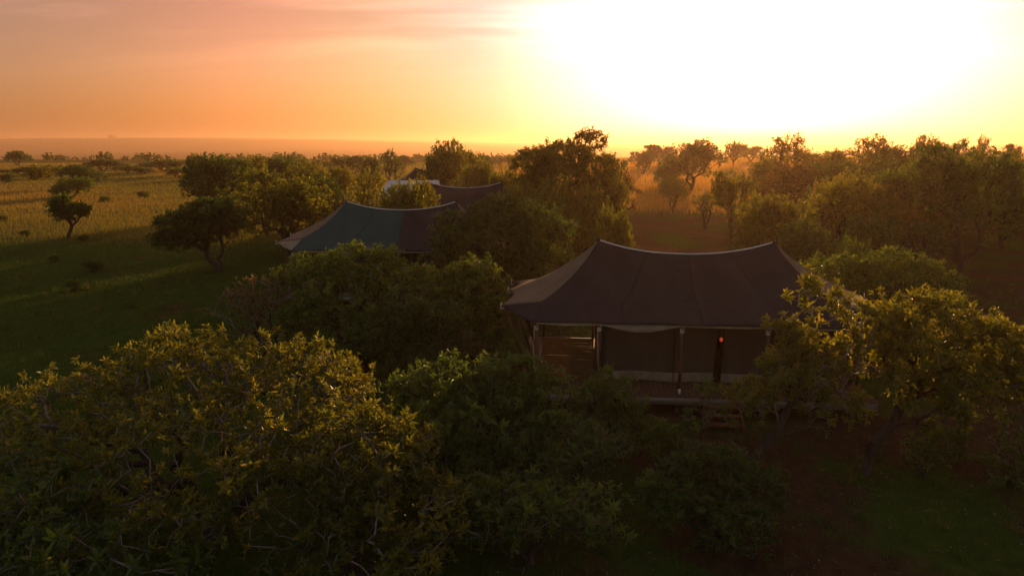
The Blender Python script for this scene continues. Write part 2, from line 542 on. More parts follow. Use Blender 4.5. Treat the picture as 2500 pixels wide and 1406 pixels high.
tw = wedge(2600, 11, 46, -46, 42, .8)
tw = tw[~((tw[:, 0] > .2) & (tw[:, 0] < 12.2) & (tw[:, 1] > 20.6) & (tw[:, 1] < 29.5))]
tw = np.repeat(tw, 16, axis=0) + rng.normal(0, .085, (len(tw) * 16, 2))
th = np.repeat(rng.uniform(.12, .42, len(tw) // 16), 16) * rng.uniform(.6, 1.2, len(tw))
tt = np.clip(np.repeat(rng.uniform(.35, 1.0, len(tw) // 16), 16) + rng.normal(0, .1, len(tw)), 0, 1)
grass_obj("grass_tufts", blades(tw, th, .012 + tw[:, 1] * .0005, .55), tt, M['grass_lawn'], "scattered taller grass tufts on the shaded ground of the camp")
# fallen leaves and twigs on the bare soil
lt = wedge(16000, 11, 40, -20, 42, .7)
lt = lt[~((lt[:, 0] > .2) & (lt[:, 0] < 12.2) & (lt[:, 1] > 21) & (lt[:, 1] < 29.5))]
n_ = len(lt); a_ = rng.uniform(0, 6.28, n_); l_ = rng.uniform(.015, .05, n_) * np.where(rng.random(n_) < .07, 4.5, 1); w_ = rng.uniform(.010, .026, n_) * np.where(l_ > .07, .40, 1)
cz = terrain(lt[:, 0], lt[:, 1]) + rng.uniform(.012, .05, n_)
ex = np.stack([np.cos(a_) * l_, np.sin(a_) * l_, rng.normal(0, .015, n_)], 1); ey = np.stack([-np.sin(a_) * w_, np.cos(a_) * w_, rng.normal(0, .012, n_)], 1)
cc = np.stack([lt[:, 0], lt[:, 1], cz], 1)
Vl = np.stack([cc - ex, cc - ey, cc + ex, cc + ey], 1).reshape(-1, 3)
M['litter'] = leaf_mat("litter", [(0, (.04, .028, .018)), (.5, (.085, .060, .04)), (1, (.20, .155, .115))], (1, 1, 1), .7, .1, .2)
tag(obj("leaf_litter", mk_mesh("leaf_litter", Vl, [np.arange(4 * n_).reshape(n_, 4)], tint=rng.uniform(0, 1, n_) ** 1.5), M['litter']), "dry leaf and twig litter strewn over the bare soil", "litter", kind="stuff")

# ------------------------------------------------------------------ trees
def fibonacci_dirs(n):
    v = rng.normal(size=(n, 3)); return v / np.linalg.norm(v, axis=1)[:, None]


def crown_points(lobes, n, shell=.55):
    """random points through a union of lobes (x, y, z, rx, ry, rz), more of them near the outside"""
    vol = np.array([l[3] * l[4] * l[5] for l in lobes]) ** .7
    pick = rng.choice(len(lobes), n, p=vol / vol.sum())
    L_ = np.array(lobes)[pick]
    d = fibonacci_dirs(n)
    d[:, 2] = np.where((d[:, 2] < -.25) & (rng.random(n) < .6), -d[:, 2], d[:, 2])
    r = rng.uniform(0, 1, n) ** (1 / 3.0)
    r = shell + (1 - shell) * r
    r *= 1 + .12 * rng.normal(size=n)
    r = np.where(rng.random(n) < .10, r * rng.uniform(1.08, 1.32, n), r)
    return L_[:, :3] + d * L_[:, 3:6] * r[:, None]


def skeleton(stems, pts, alpha=.32, seg=.45, wob=.10):
    """stems: list of polylines from the ground up; each crown point joins the cheapest node"""
    P = []; par = []; plen = []
    for st in stems:
        last = -1
        for k, p in enumerate(st):
            if k == 0 and p[2] > .1 and P:      # a stem that forks off an earlier one
                dd_ = [np.linalg.norm(q - np.array(p)) for q in P]
                if min(dd_) < .02:
                    last = int(np.argmin(dd_)); continue
            P.append(np.array(p, float)); par.append(last)
            plen.append(0 if last < 0 else plen[last] + np.linalg.norm(P[-1] - P[last])); last = len(P) - 1
    nstem = len(P)
    cap = nstem + len(pts) * 8
    A = np.zeros((cap, 3)); A[:nstem] = P
    pl = np.zeros(cap); pl[:nstem] = plen
    parent = np.full(cap, -1); parent[:nstem] = par
    usable = np.ones(cap, bool)
    for st_i in range(nstem):
        if parent[st_i] == -1: usable[st_i] = False
    n = nstem
    top = np.mean([st[-1] for st in stems], axis=0)
    order = np.argsort(np.linalg.norm(pts - top, axis=1))
    tips = []
    for i in order:
        p = pts[i]
        d = np.linalg.norm(A[:n] - p, axis=1)
        c = d + alpha * pl[:n] + np.where(usable[:n], 0, 1e3)
        j = int(np.argmin(c))
        dd = d[j]; m = min(6, int(dd / seg))
        a = A[j]; last = j
        for k in range(1, m + 1):
            t = k / (m + 1)
            q = a + (p - a) * t + rng.normal(0, wob * min(dd, 1.2) * .6, 3)
            q[2] += .10 * dd * math.sin(math.pi * t)
            A[n] = q; parent[n] = last; pl[n] = pl[last] + np.linalg.norm(q - A[last]); last = n; n += 1
        A[n] = p; parent[n] = last; pl[n] = pl[last] + np.linalg.norm(p - A[last]); tips.append(n); n += 1
    A = A[:n]; parent = parent[:n]
    cnt = np.zeros(n); cnt[tips] = 1
    for i in range(n - 1, -1, -1):
        if parent[i] >= 0: cnt[parent[i]] += cnt[i]
    return A, parent, cnt, np.array(tips)


def tube_mesh(name, A, parent, rad, sel, sides):
    idx = np.where(sel)[0]
    if len(idx) == 0:
        return None
    a, b = A[parent[idx]], A[idx]
    ra, rb = np.minimum(rad[parent[idx]], rad[idx] * 1.6), rad[idx]
    d = b - a; ln = np.linalg.norm(d, axis=1)[:, None] + 1e-9; d = d / ln
    a = a - d * np.minimum(ra[:, None] * .5, ln * .3)
    ref = np.where((np.abs(d[:, 2]) < .9)[:, None], np.array([0, 0, 1.]), np.array([1., 0, 0]))
    e1 = np.cross(d, ref); e1 /= np.linalg.norm(e1, axis=1)[:, None]
    e2 = np.cross(d, e1)
    t = 2 * math.pi * np.arange(sides) / sides
    ring = np.cos(t)[None, :, None] * e1[:, None] + np.sin(t)[None, :, None] * e2[:, None]
    V = np.concatenate([a[:, None] + ring * ra[:, None, None], b[:, None] + ring * rb[:, None, None]], 1)
    n = len(idx); base = (np.arange(n) * 2 * sides)[:, None]
    q = [np.concatenate([base + k, base + (k + 1) % sides, base + sides + (k + 1) % sides, base + sides + k], 1) for k in range(sides)]
    return mk_mesh(name, V.reshape(-1, 3), [np.concatenate(q)], smooth=True)


def leaves_mesh(name, pos, axis, length, width, tint, fine=True, droop=.25):
    """one folded blade per row: starts at pos and grows along axis"""
    n = len(pos)
    ax = axis / (np.linalg.norm(axis, axis=1)[:, None] + 1e-9)
    rv = fibonacci_dirs(n) * .55 + np.array([0, 0, 1.0])
    sd = np.cross(ax, rv); sd /= np.linalg.norm(sd, axis=1)[:, None] + 1e-9
    up = np.cross(sd, ax)
    Ln, Wd = length[:, None], width[:, None]
    tip = pos + ax * Ln - up * Ln * droop * rng.uniform(0, 1, (n, 1))
    if fine:
        m1 = pos + ax * Ln * .36; m2 = pos + ax * Ln * .70 - up * Ln * droop * .35
        f = up * Wd * .22
        V = np.stack([pos, m1 - sd * Wd * .46 + f, m2 - sd * Wd * .40 + f, tip, m2 + sd * Wd * .40 + f, m1 + sd * Wd * .46 + f], 1)
        b = (np.arange(n) * 6)[:, None]
        F = np.concatenate([b + np.array([0, 1, 2, 3]), b + np.array([0, 3, 4, 5])])
        tt = np.concatenate([tint, tint])
        return mk_mesh(name, V.reshape(-1, 3), [F], tint=tt)
    m = pos + ax * Ln * .52; f = up * Wd * .18
    V = np.stack([pos, m - sd * Wd * .5 + f, tip, m + sd * Wd * .5 + f], 1)
    b = (np.arange(n) * 4)[:, None]
    F = np.concatenate([b + np.array([0, 1, 2]), b + np.array([0, 2, 3])])
    return mk_mesh(name, V.reshape(-1, 3), [F], tint=np.concatenate([tint, tint]))


def rosettes(centres, axes, k, length, spread=1.0):
    """k leaves fanning out of each shoot tip"""
    n = len(centres)
    c = np.repeat(centres, k, axis=0); a = np.repeat(axes, k, axis=0)
    d = fibonacci_dirs(n * k) * spread + a * .55 + np.array([0, 0, .18])
    L_ = length * rng.uniform(.6, 1.25, n * k) * np.repeat(rng.choice([.62, .8, 1.0, 1.12, 1.4], n, p=[.15, .22, .3, .2, .13]), k)
    back = np.repeat(rng.uniform(0, 1, (n, k)).reshape(-1), 1)
    c = c - a * (back * length * .55)[:, None] + rng.normal(0, length * .10, c.shape)
    return c, d, L_


def make_tree(stems, lobes, ntips, leaf_len=.15, leaf_w=.34, per=9, spurs=3, spur_len=.22, trunk_r=.14, fine=True,
              bare=0.0, shell=.5, alpha=.32, seg=.45, sides=6, bare_fn=None, tint_bias=0.0, zmin=.25, twig_min=.0065):
    """returns dict of meshes: trunk, branches, crown + the shoot list"""
    pts = crown_points(lobes, ntips, shell)
    pts[:, 2] = np.maximum(pts[:, 2], zmin + rng.uniform(0, .3, ntips))
    # no stray point far out on its own
    nn = np.array([np.partition(((pts - p) ** 2).sum(1), 2)[2] for p in pts]) ** .5
    pts = pts[nn < .62 if leaf_len < .3 else nn < 1.2]
    A, parent, cnt, tips = skeleton(stems, pts, alpha, seg)
    base = cnt.max()
    rad = trunk_r * (np.maximum(cnt, .6) / base) ** .46
    rad = np.maximum(rad, twig_min)
    has = parent >= 0
    thick = trunk_r * .34
    trunk = tube_mesh("trunk", A, parent, rad, has & (rad > thick), sides + 2)
    branches = tube_mesh("branches", A, parent, rad, has & (rad <= thick), max(3, sides - 3))
    T = A[tips]; dirs = T - A[parent[tips]]; dirs /= np.linalg.norm(dirs, axis=1)[:, None] + 1e-9
    leafy = rng.random(len(T)) >= bare
    if bare_fn is not None: leafy &= ~bare_fn(T)
    Tl, Dl = T[leafy], dirs[leafy]
    C = np.repeat(Tl, spurs, axis=0); Da = np.repeat(Dl, spurs, axis=0)
    off = fibonacci_dirs(len(C)) + Da * .7 + np.array([0, 0, .35]); off /= np.linalg.norm(off, axis=1)[:, None]
    first = (np.arange(len(C)) % spurs) == 0
    C = C + off * np.where(first, 0, rng.uniform(.4, 1.3, len(C)) * spur_len)[:, None]
    axs = np.where(first[:, None], Da, off)
    # clump tint: whole shoots are younger/drier than others
    ct = np.clip(.45 + tint_bias + .22 * vnoise(C[:, 0], C[:, 1] + C[:, 2], 1.7, 4) + .14 * rng.normal(size=len(C)), 0, 1)
    return dict(trunk=trunk, branches=branches, C=C, ax=axs, ct=ct, per=per, ll=leaf_len, lw=leaf_w, fine=fine, spread=1.0)


def crown_mesh(t, sel=None):
    C, a, ct = t['C'], t['ax'], t['ct']
    if sel is not None: C, a, ct = C[sel], a[sel], ct[sel]
    pos, d, L_ = rosettes(C, a, t['per'], t['ll'])
    tint = np.clip(np.repeat(ct, t['per']) + rng.normal(0, .10, len(pos)), 0, 1)
    return leaves_mesh("crown", pos, d, L_, L_ * t['lw'] * rng.uniform(.8, 1.2, len(L_)), tint, t['fine'])


def sprig_mesh(k, ll, lw):
    pos, d, L_ = rosettes(np.zeros((1, 3)), np.array([[0, 0, 1.]]), k, ll)
    return leaves_mesh("leaf_sprig", pos, d, L_, L_ * lw, np.clip(rng.normal(.55, .12, k), 0, 1), True)


SPRIGS = {}


def place_unique(name, label, cat, t, loc, leaf, bark, group=None, sprigs=0):
    root = obj(name, None, loc=loc)
    tag(root, label, cat, group)
    if t['trunk']: obj("trunk", t['trunk'], M['bark'], root)
    if t['branches']: obj("branches", t['branches'], bark, root)["kind"] = "stuff"
    sel = np.ones(len(t['C']), bool)
    if sprigs:
        # the shoots that stand nearest the lens are pieces of their own
        Wc = t['C'] + np.array(loc) - np.array([0, 0, CAM_Z])
        ctr = t['C'].mean(0)
        score = np.linalg.norm(Wc, axis=1) - .6 * np.linalg.norm((t['C'] - ctr), axis=1) + rng.uniform(0, 1.2, len(Wc))
        pick = np.argsort(score)[:sprigs]; sel[pick] = False
        key = (leaf.name, t['ll'])
        if key not in SPRIGS:
            SPRIGS[key] = [sprig_mesh(t['per'] + 3, t['ll'] * 1.12, t['lw']) for _ in range(4)]
            for m_ in SPRIGS[key]: m_.materials.append(leaf)
        for i in pick:
            s = obj("leaf_sprig", SPRIGS[key][int(rng.integers(4))], None, root, t['C'][i])
            s.rotation_euler = Vector(t['ax'][i] + np.array([0, 0, .6])).to_track_quat('Z', 'Y').to_euler()
            s.scale = (float(rng.uniform(.8, 1.25)),) * 3
    c = obj("crown", crown_mesh(t, sel), leaf, root)
    c["kind"] = "stuff"
    return root


# ---- shapes of tree that recur in the middle distance
def ring_lobes(W, z0, z1, n, seed, flat=.5, core=True, jit=.25):
    r = np.random.default_rng(seed); out = []
    H = z1 - z0
    for i in range(n):
        a = 2 * math.pi * i / n + r.uniform(-.4, .4)
        rr = W / 2 * r.uniform(.42, .66)
        lr = W / 2 * r.uniform(.30, .48)
        z = z0 + H * r.uniform(.25, .68)
        out.append((rr * math.cos(a), rr * math.sin(a), z, lr, lr, lr * flat * r.uniform(.8, 1.3) + .12 * H))
    if core:
        for i in range(max(2, n // 3)):
            lr = W / 2 * r.uniform(.34, .5)
            out.append((r.normal(0, W * .11), r.normal(0, W * .11), z1 - lr * flat - H * r.uniform(.02, .2), lr, lr, lr * flat + .1 * H))
    return out


def stem_line(x0, y0, h, lean, n=5, wob=.12, seed=0):
    r = np.random.default_rng(seed)
    return [(x0 + lean[0] * (i / (n - 1)) ** 1.2 + (r.normal(0, wob) if 0 < i else 0), y0 + lean[1] * (i / (n - 1)) + (r.normal(0, wob) if 0 < i else 0),
             h * i / (n - 1) - (.15 if i == 0 else 0)) for i in range(n)]


def forked(h, n, spread, seed):
    r = np.random.default_rng(seed); out = []
    a0 = r.uniform(0, 6.28)
    for i in range(n):
        a = a0 + 2 * math.pi * i / n + r.uniform(-.4, .4)
        out.append(stem_line(0, 0, h * r.uniform(.85, 1.2), (spread * math.cos(a), spread * math.sin(a)), seed=seed + i))
    return out


PROTO = {}


def proto(key, W, H, stems, lobes, **kw):
    t = make_tree(stems, lobes, **kw)
    PROTO[key] = dict(W=W, H=H, trunk=t['trunk'], branches=t['branches'], crown=crown_mesh(t))


mid = dict(leaf_len=.21, leaf_w=.42, per=7, spurs=3, spur_len=.26, fine=False, trunk_r=.16)
proto('spread1', 6.6, 5.2, forked(1.5, 2, .7, 1), ring_lobes(6.6, 1.3, 5.2, 8, 11), ntips=620, **mid)
proto('spread2', 6.6, 5.2, forked(1.7, 3, .8, 5), ring_lobes(6.6, 1.5, 5.2, 9, 12, .55), ntips=640, **mid)
proto('dome1', 6.0, 5.4, forked(1.3, 2, .5, 9), ring_lobes(6.0, .8, 5.4, 8, 13, .75), ntips=760, **mid)
proto('dome2', 6.0, 5.4, forked(1.2, 3, .5, 14), ring_lobes(6.0, .7, 5.4, 7, 14, .8), ntips=760, **mid)
proto('bush1', 5.4, 3.6, forked(.6, 4, .5, 20), ring_lobes(5.4, .2, 3.6, 8, 15, .7), ntips=640, **{**mid, 'trunk_r': .09})
proto('bush2', 5.4, 3.6, forked(.5, 5, .6, 24), ring_lobes(5.4, .1, 3.6, 9, 16, .8), ntips=640, **{**mid, 'trunk_r': .09})
proto('airy1', 5.6, 5.8, forked(1.9, 2, .8, 28), ring_lobes(5.6, 1.8, 5.8, 7, 17, .5), ntips=430, **{**mid, 'per': 5, 'bare': .12})
proto('airy2', 5.0, 4.6, forked(1.4, 3, .7, 33), ring_lobes(5.0, 1.2, 4.6, 6, 18, .55), ntips=330, **{**mid, 'per': 5, 'bare': .35})
farkw = dict(leaf_len=.42, leaf_w=.55, per=5, spurs=2, spur_len=.35, fine=False, trunk_r=.2, seg=.9, sides=4, twig_min=.02)
proto('far1', 6.6, 5.0, forked(1.4, 2, .7, 40), ring_lobes(6.6, 1.2, 5.0, 7, 41, .6), ntips=300, **farkw)
proto('far2', 6.6, 5.0, forked(1.5, 2, .8, 44), ring_lobes(6.6, 1.3, 5.0, 6, 45, .6), ntips=280, **farkw)
proto('far3', 6.0, 3.8, forked(.7, 3, .5, 48), ring_lobes(6.0, .3, 3.8, 7, 49, .7), ntips=300, **farkw)
LEAFM = dict(o='leaf_olive', g='leaf_green', d='leaf_dark', y='leaf_dry')


def put(px, D, top, wpx, key, leaf, label=None, group=None, name="savanna_tree", cat="tree", base=None, rot=None):
    """a tree whose crown centre stands D metres out; height and spread from the photograph"""
    p = PROTO[key]
    x, y, ztop = at(px, top, D)
    if base is not None: x = base
    zg = tz(x, y)
    depth = D * CP + (CAM_Z - (ztop + zg) / 2) * SP
    W = wpx / FPX * depth
    H = max(ztop - zg, .3)
    if cat == 'shrub': W = min(W, 1.7 * H)
    root = obj(name, None, loc=(x, y, zg - .03))
    sx = W / p['W'] * 1.02; sz = H / p['H']
    root.scale = (sx, sx, sz)
    root.rotation_euler.z = rng.uniform(0, 6.28) if rot is None else rot
    tag(root, label, cat, group)
    bark = M['bark']
    for part in ('trunk', 'branches', 'crown'):
        me = p[part]
        if me is None: continue
        mat = M[LEAFM[leaf]] if part == 'crown' else bark
        if len(me.materials) == 0: me.materials.append(mat)
        o = obj(part, me, None, root)
        if o.material_slots[0].material != mat:
            o.material_slots[0].link = 'OBJECT'; o.material_slots[0].material = mat
        if part != 'trunk': o["kind"] = "stuff"
    return root

# ------------------------------------------------------------------ tents
DECK = .75
TD = 6.4                                    # depth of the roof
PLk, PRk = np.array((2.17, 3.1, 5.45)), np.array((8.43, 3.1, 5.45))


def mir(p, x=False, y=False):
    p = np.array(p, float)
    if x: p[0] = 10.6 - p[0]
    if y: p[1] = TD - p[1]
    return p


FLc, L1c, L2c, Kc = np.array((0, 0, 3.12)), np.array((-1.2, 1.1, 3.40)), np.array((-1.15, 3.2, 3.50)), np.array((.22, 1.02, 3.57))


def seam(peak, knot, end, sag):
    """cloth seam from the pole top, hanging, through the corner knot to the eave"""
    def f(v):
        v = np.asarray(v, float)[:, None]
        t = np.clip(v / .74, 0, 1)
        a = peak + (knot - peak) * t
        a[:, 2] -= sag * (4 * t * (1 - t))[:, 0] * (1.15 - .55 * t[:, 0])
        s = np.clip((v - .74) / .26, 0, 1)
        return a + (end - knot) * s
    return f


def seam2(peak, end, sag):
    def f(v):
        v = np.asarray(v, float)[:, None]
        a = peak + (end - peak) * v
        a[:, 2] -= sag * (4 * v * (1 - v))[:, 0] * (1.15 - .55 * v[:, 0])
        return a
    return f


def facet(A, B, nu, nv, u0=0, u1=1, ridge_sag=0, scallop=0, v0=0.0, bays=1):
    v = np.linspace(v0, 1, nv); u = np.linspace(u0, u1, nu)
    a, b = A(v), B(v)
    P = a[None] * (1 - u)[:, None, None] + b[None] * u[:, None, None]
    s = np.abs(2 * u - 1) ** 2.3
    P[:, :, 2] -= (ridge_sag * (1 - s))[:, None] * ((1 - v) ** 1.25)[None]
    mid_ = (a[0] + b[0]) / 2
    if scallop:
        w = scallop * np.abs(np.sin(math.pi * u * bays))[:, None] * (v ** 5)[None]
        inw = a[None, 0] * (1 - u)[:, None, None] + b[None, 0] * u[:, None, None] - P
        inw[:, :, 2] *= .35
        P += inw / (np.linalg.norm(inw, axis=2)[:, :, None] + 1e-6) * w[:, :, None]
    # slack: faint folds running down from the ridge, stronger near the eave
    fold = .010 * np.sin(u * 41 + 2.0 * np.sin(u * 13))[:, None] * (.25 + v ** 2)[None] + .014 * np.sin(u[:, None] * 9 + v[None] * 7 + 1.3) * (v * (1 - v) * 4)[None]
    edge_ = np.minimum(1, 12 * np.minimum(u, 1 - u))[:, None] * np.minimum(1, 8 * np.minimum(v, 1 - v))[None]
    P[:, :, 2] += fold * edge_
    return P


def cloth(name, P, mat, parent, thick=.012):
    o = obj(name, MB().sheet(P).mesh(name, True), mat, parent)
    m = o.modifiers.new("thickness", 'SOLIDIFY'); m.thickness = thick; m.offset = -1
    return o


def build_tent(name, label, loc, rz, mats, detail=True, group=None, sx=1.0):
    root = obj(name, None, loc=loc); root.rotation_euler.z = rz; root.scale = (sx, 1, 1)
    tag(root, label, "tent", group)
    sag = .30
    sides = {}
    for mx in (False, True):
        for my in (False, True):
            pk = PRk if mx else PLk
            k, f, l1, l2 = (mir(q, mx, my) for q in (Kc, FLc, L1c, L2c))
            sides[(mx, my)] = (pk, k, f, l1, l2)
            sF, s1, s2 = seam(pk, k, f, sag), seam(pk, k, l1, sag), seam2(pk, l2, sag * .9)
            e = cloth("roof_end_panel", facet(s1, s2, 15, 26, scallop=.28), mats['end'] if not my else mats['end2'], root)
            # corner patch between the corner knot and the two corner ties
            v = np.linspace(.74, 1, 7)
            A_, B_ = s1(v), sF(v)
            u = np.linspace(0, 1, 9)[:, None, None]
            P = A_[None] * (1 - u) + B_[None] * u
            P[:, :, 2] -= (.05 * np.sin(math.pi * u[:, :, 0]) * np.linspace(0, 1, 7)[None]) + .004
            cloth("corner_patch", P, mats['patch'], root)
    edges = [0, .27, .52, .77, 1.0]
    for my in (False, True):
        sA = seam(PLk, mir(Kc, False, my), mir(FLc, False, my), sag)
        sB = seam(PRk, mir(Kc, True, my), mir(FLc, True, my), sag)
        for i in range(4):
            cloth("roof_panel", facet(sA, sB, 26, 30, edges[i], edges[i + 1], .48, .07, bays=4), mats['roof'][i], root)
            if detail and not my and i:
                vs = np.linspace(0, 1, 24)
                p = facet(sA, sB, 1, 24, edges[i], edges[i], .48, .07, bays=4)[0]; p[:, 2] += .004
                obj("roof_seam", MB().tube(p, .0045, 4).mesh("roof_seam", True), mats['roof'][max(i - 1, 0)], root)
    # rolled hem along the ridge, cloth whitened to carry the sun's glow, and the pole caps
    u = np.linspace(0, 1, 40)
    rid = PLk + (PRk - PLk) * u[:, None]; rid[:, 2] -= .48 * (1 - np.abs(2 * u - 1) ** 2.3); rid[:, 2] += .012
    obj("ridge_hem", MB().tube(rid, .028, 8).mesh("ridge_hem", True), M['canvas_white'], root)
    for pk in (PLk, PRk):
        obj("pole_cap", MB().tube([pk + (0, 0, -.05), pk + (0, 0, .03), pk + (0, 0, .07)], [.07, .06, .02], 8).mesh("pole_cap", True), M['canvas_b'], root)
        obj("king_pole", MB().tube([(pk[0], pk[1], DECK), pk - (0, 0, .05)], .05, 8).mesh("king_pole", True), M['timber'], root)
    post_u = [.06, 2.15, 4.85, 7.6, 10.54]
    # pale eave valance hanging under the roof edge, bay by bay, one of them loose
    drops = [.04, .22, .02, .02]
    for my in (False, True):
        for i in range(4):
            uu = np.linspace(post_u[i], post_u[i + 1], 16); s = (uu - uu[0]) / (uu[-1] - uu[0])
            P = []
            for r_, q in enumerate((0, .5, 1)):
                z = 3.075 - q * (.035 + (drops[i] if not my else .03) * np.sin(math.pi * s) ** 1.4)
                yv = .10 - .06 * q + .05 * np.sin(math.pi * s) * (1 - q)
                P.append(np.stack([uu, (TD - yv) if my else yv, z], 1))
            cloth("eave_valance", np.array(P), mats['hem'], root, .008)
    for my in (False, True):
        for i, pu in enumerate(post_u):
            py_ = TD - .05 if my else .05
            po = obj("post", MB().tube([(pu, py_, DECK), (pu + .01, py_, 1.9), (pu, py_, 3.02)], [.062, .06, .052], 8).mesh("post", True), M['timber'], root)
            if detail and not my:
                lash = MB()
                for q in range(4): lash.tube([(pu, py_, 2.84 + q * .035), (pu, py_, 2.87 + q * .035)], .072, 8)
                obj("rope_lashing", lash.mesh("rope_lashing", True), M['rope'], po)
                obj("post_bracket", MB().box((pu, py_ - .07, DECK + .09), (.09, .02, .18)).mesh("post_bracket"), M['fitting'], po)
                tp = MB().tube([(pu + .03, py_ - .06, 2.93), (pu + .05, py_ - .10, 3.10)], .022, 6)
                obj("tie_strap", tp.mesh("tie_strap", True), M['canvas_pale'], po)
                if i < 2:
                    obj("guy_rope", MB().tube([(pu - .06, py_ - .08, 3.0), (pu - .12 + .14 * i, py_ - .12, DECK)], .009, 4).mesh("guy_rope", True), M['rope'], root)
    # leaning outrigger poles hold the end corners
    for mx in (False, True):
        for base_c, foot in ((L1c, (-.2, 1.35, DECK)), (L2c, (-.22, 3.2, DECK)), (mir(L1c, False, True), (-.2, TD - 1.35, DECK))):
            a = mir(base_c + (.12, 0, -.07), mx); b = mir(foot, mx)
            pl = obj("outrigger_pole", MB().tube([b, a], [.065, .055], 8).mesh("outrigger_pole", True), M['timber'], root)
            d = -1 if not mx else 1
            tip = mir(base_c, mx)
            br = MB().tube([tip + (d * .02, 0, .10), tip + (d * .05, 0, -.12), tip - (d * .22, 0, .09)], .018, 6)
            obj("corner_bracket", br.mesh("corner_bracket"), M['fitting'], pl)
    # canvas walls of the inner room
    wy = 1.2
    gaps = [(2.35, 4.78), (4.82, 6.16), (6.42, 8.1), (8.14, 10.25)]
    for a, b in gaps:
        uu = np.linspace(a, b, 10); zz_ = np.linspace(DECK - .02, 3.55, 14)
        P = np.array([[(u_ + (.10 * (z_ - DECK) / 2.4 if (a == 6.42 and u_ < 6.5) or (b == 6.16 and u_ > 6.1) else 0), wy + .02 * math.sin(u_ * 5 + z_), z_) for z_ in zz_] for u_ in uu])
        w = cloth("wall_panel", P, M['canvas_wall'], root, .01)
        if detail:
            ss = np.linspace(a, b, 22)
            P = np.array([[(u_, wy - .03 - .035 * (1 - q) - .02 * math.sin(u_ * 3.1), DECK + .03 + .33 * q + .02 * math.sin(u_ * 2.3)) for q in np.linspace(0, 1, 5)] for u_ in ss])
            P[:, :, 1] -= rng.normal(0, .008, P.shape[:2])
            cloth("wall_skirt", P, M['canvas_pale'], w, .012)
    for (a, b, ax) in ((2.35, wy, 'x'), (10.25, wy, 'x')):
        P = np.array([[(a, y_, DECK - .02 + q * (3.0 + (2.05 if a < 5 else .62) * max(0, 1 - abs(y_ - 3.1) / 3.3) ** 1.7 - DECK)) for q in np.linspace(0, 1, 8)] for y_ in np.linspace(wy, TD - .6, 14)])
        cloth("wall_panel", P, M['canvas_wall'], root, .01)
    P = np.array([[(x_, TD - .6, z_) for z_ in np.linspace(DECK - .02, 3.16, 6)] for x_ in np.linspace(2.35, 10.25, 12)])
    cloth("wall_panel", P, M['canvas_wall'], root, .01)
    return root


def build_deck(label, loc, rz, planks=True):
    root = obj("wooden_deck", None, loc=loc); root.rotation_euler.z = rz
    tag(root, label, "deck")
    x0, x1, y0, y1 = -.55, 11.15, -.28, TD + .1
    if planks:
        n = 78; w = (x1 - x0) / n
        me = [MB().box((0, 0, 0), (w - .008, y1 - y0 + d, .03)).mesh("deck_plank") for d in (0, .01, -.012)]
        for i in range(n):
            o = obj("deck_plank", me[i % 3], M['deck_wood'], root, (x0 + (i + .5) * w, (y0 + y1) / 2, DECK - .017 + rng.uniform(-.002, .002)))
    else:
        obj("deck_boards", MB().box(((x0 + x1) / 2, (y0 + y1) / 2, DECK - .02), (x1 - x0, y1 - y0, .03)).mesh("deck_boards"), M['deck_wood'], root)
    for yy in (y0 + .02, y1 - .02):
        obj("fascia_beam", MB().box(((x0 + x1) / 2, yy, DECK - .165), (x1 - x0 - .04, .05, .245)).mesh("fascia_beam"), M['fascia_wood'], root)
    for xx in (.06, 2.15, 4.85, 7.6, 10.54):
        for yy in (.05, TD / 2, TD - .1):
            obj("stilt", MB().tube([(xx, yy, -.25), (xx, yy, DECK - .04)], .075, 8).mesh("stilt", True), M['timber'], root)
    return root


T1 = (.75, 22.3, 0)
RZ1 = R(-5)
cm = dict(roof=[M['canvas'], M['canvas_b'], M['canvas'], M['canvas_b']], end=M['canvas_tan'], end2=M['canvas'], patch=M['canvas_b'], hem=M['canvas_pale'])  # end facets' sunlight and shade are put into tan and dark cloth
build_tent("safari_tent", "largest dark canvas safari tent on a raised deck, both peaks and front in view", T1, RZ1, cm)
build_deck("raised wooden deck on stilts under the large dark tent with reed screen", T1, RZ1)


def loc_on(T, rz, p):
    c, s = math.cos(rz), math.sin(rz)
    return (T[0] + c * p[0] - s * p[1], T[1] + s * p[0] + c * p[1], T[2] + p[2])


# reed screen in the open bay
rs = obj("reed_screen", None, loc=loc_on(T1, RZ1, (1.2, 1.0, DECK))); rs.rotation_euler.z = RZ1
tag(rs, "golden reed screen standing in the open bay of the large dark tent", "screen")
reeds = MB()
for i in range(46):
    z = .03 + i * .0335
    w0 = rng.uniform(-.03, .02)
    reeds.tube([(-.98 + w0, rng.normal(0, .004), z + rng.normal(0, .003)), (-.2, rng.normal(0, .006), z), (.80 + rng.uniform(-.02, .03), rng.normal(0, .004), z + rng.normal(0, .003))], .0178, 6)
o = obj("reeds", reeds.mesh("reeds", True), M['reed'], rs); o["kind"] = "stuff"
for xx in (-.92, -.05, .78):
    obj("upright", MB().tube([(xx, .035, 0), (xx, .035, 1.58)], .022, 6).mesh("upright", True), M['timber'], rs)
bun = MB()
for i in range(9):
    a = i * .7
    bun.tube([(.92 + .035 * math.cos(a), .03 * math.sin(a), 0), (.92 + .045 * math.cos(a), .04 * math.sin(a), 1.0), (.93 + .05 * math.cos(a), .04 * math.sin(a), 1.62 + rng.uniform(0, .08))], .016, 5)
obj("reed_bundle", bun.mesh("reed_bundle", True), M['reed'], rs)

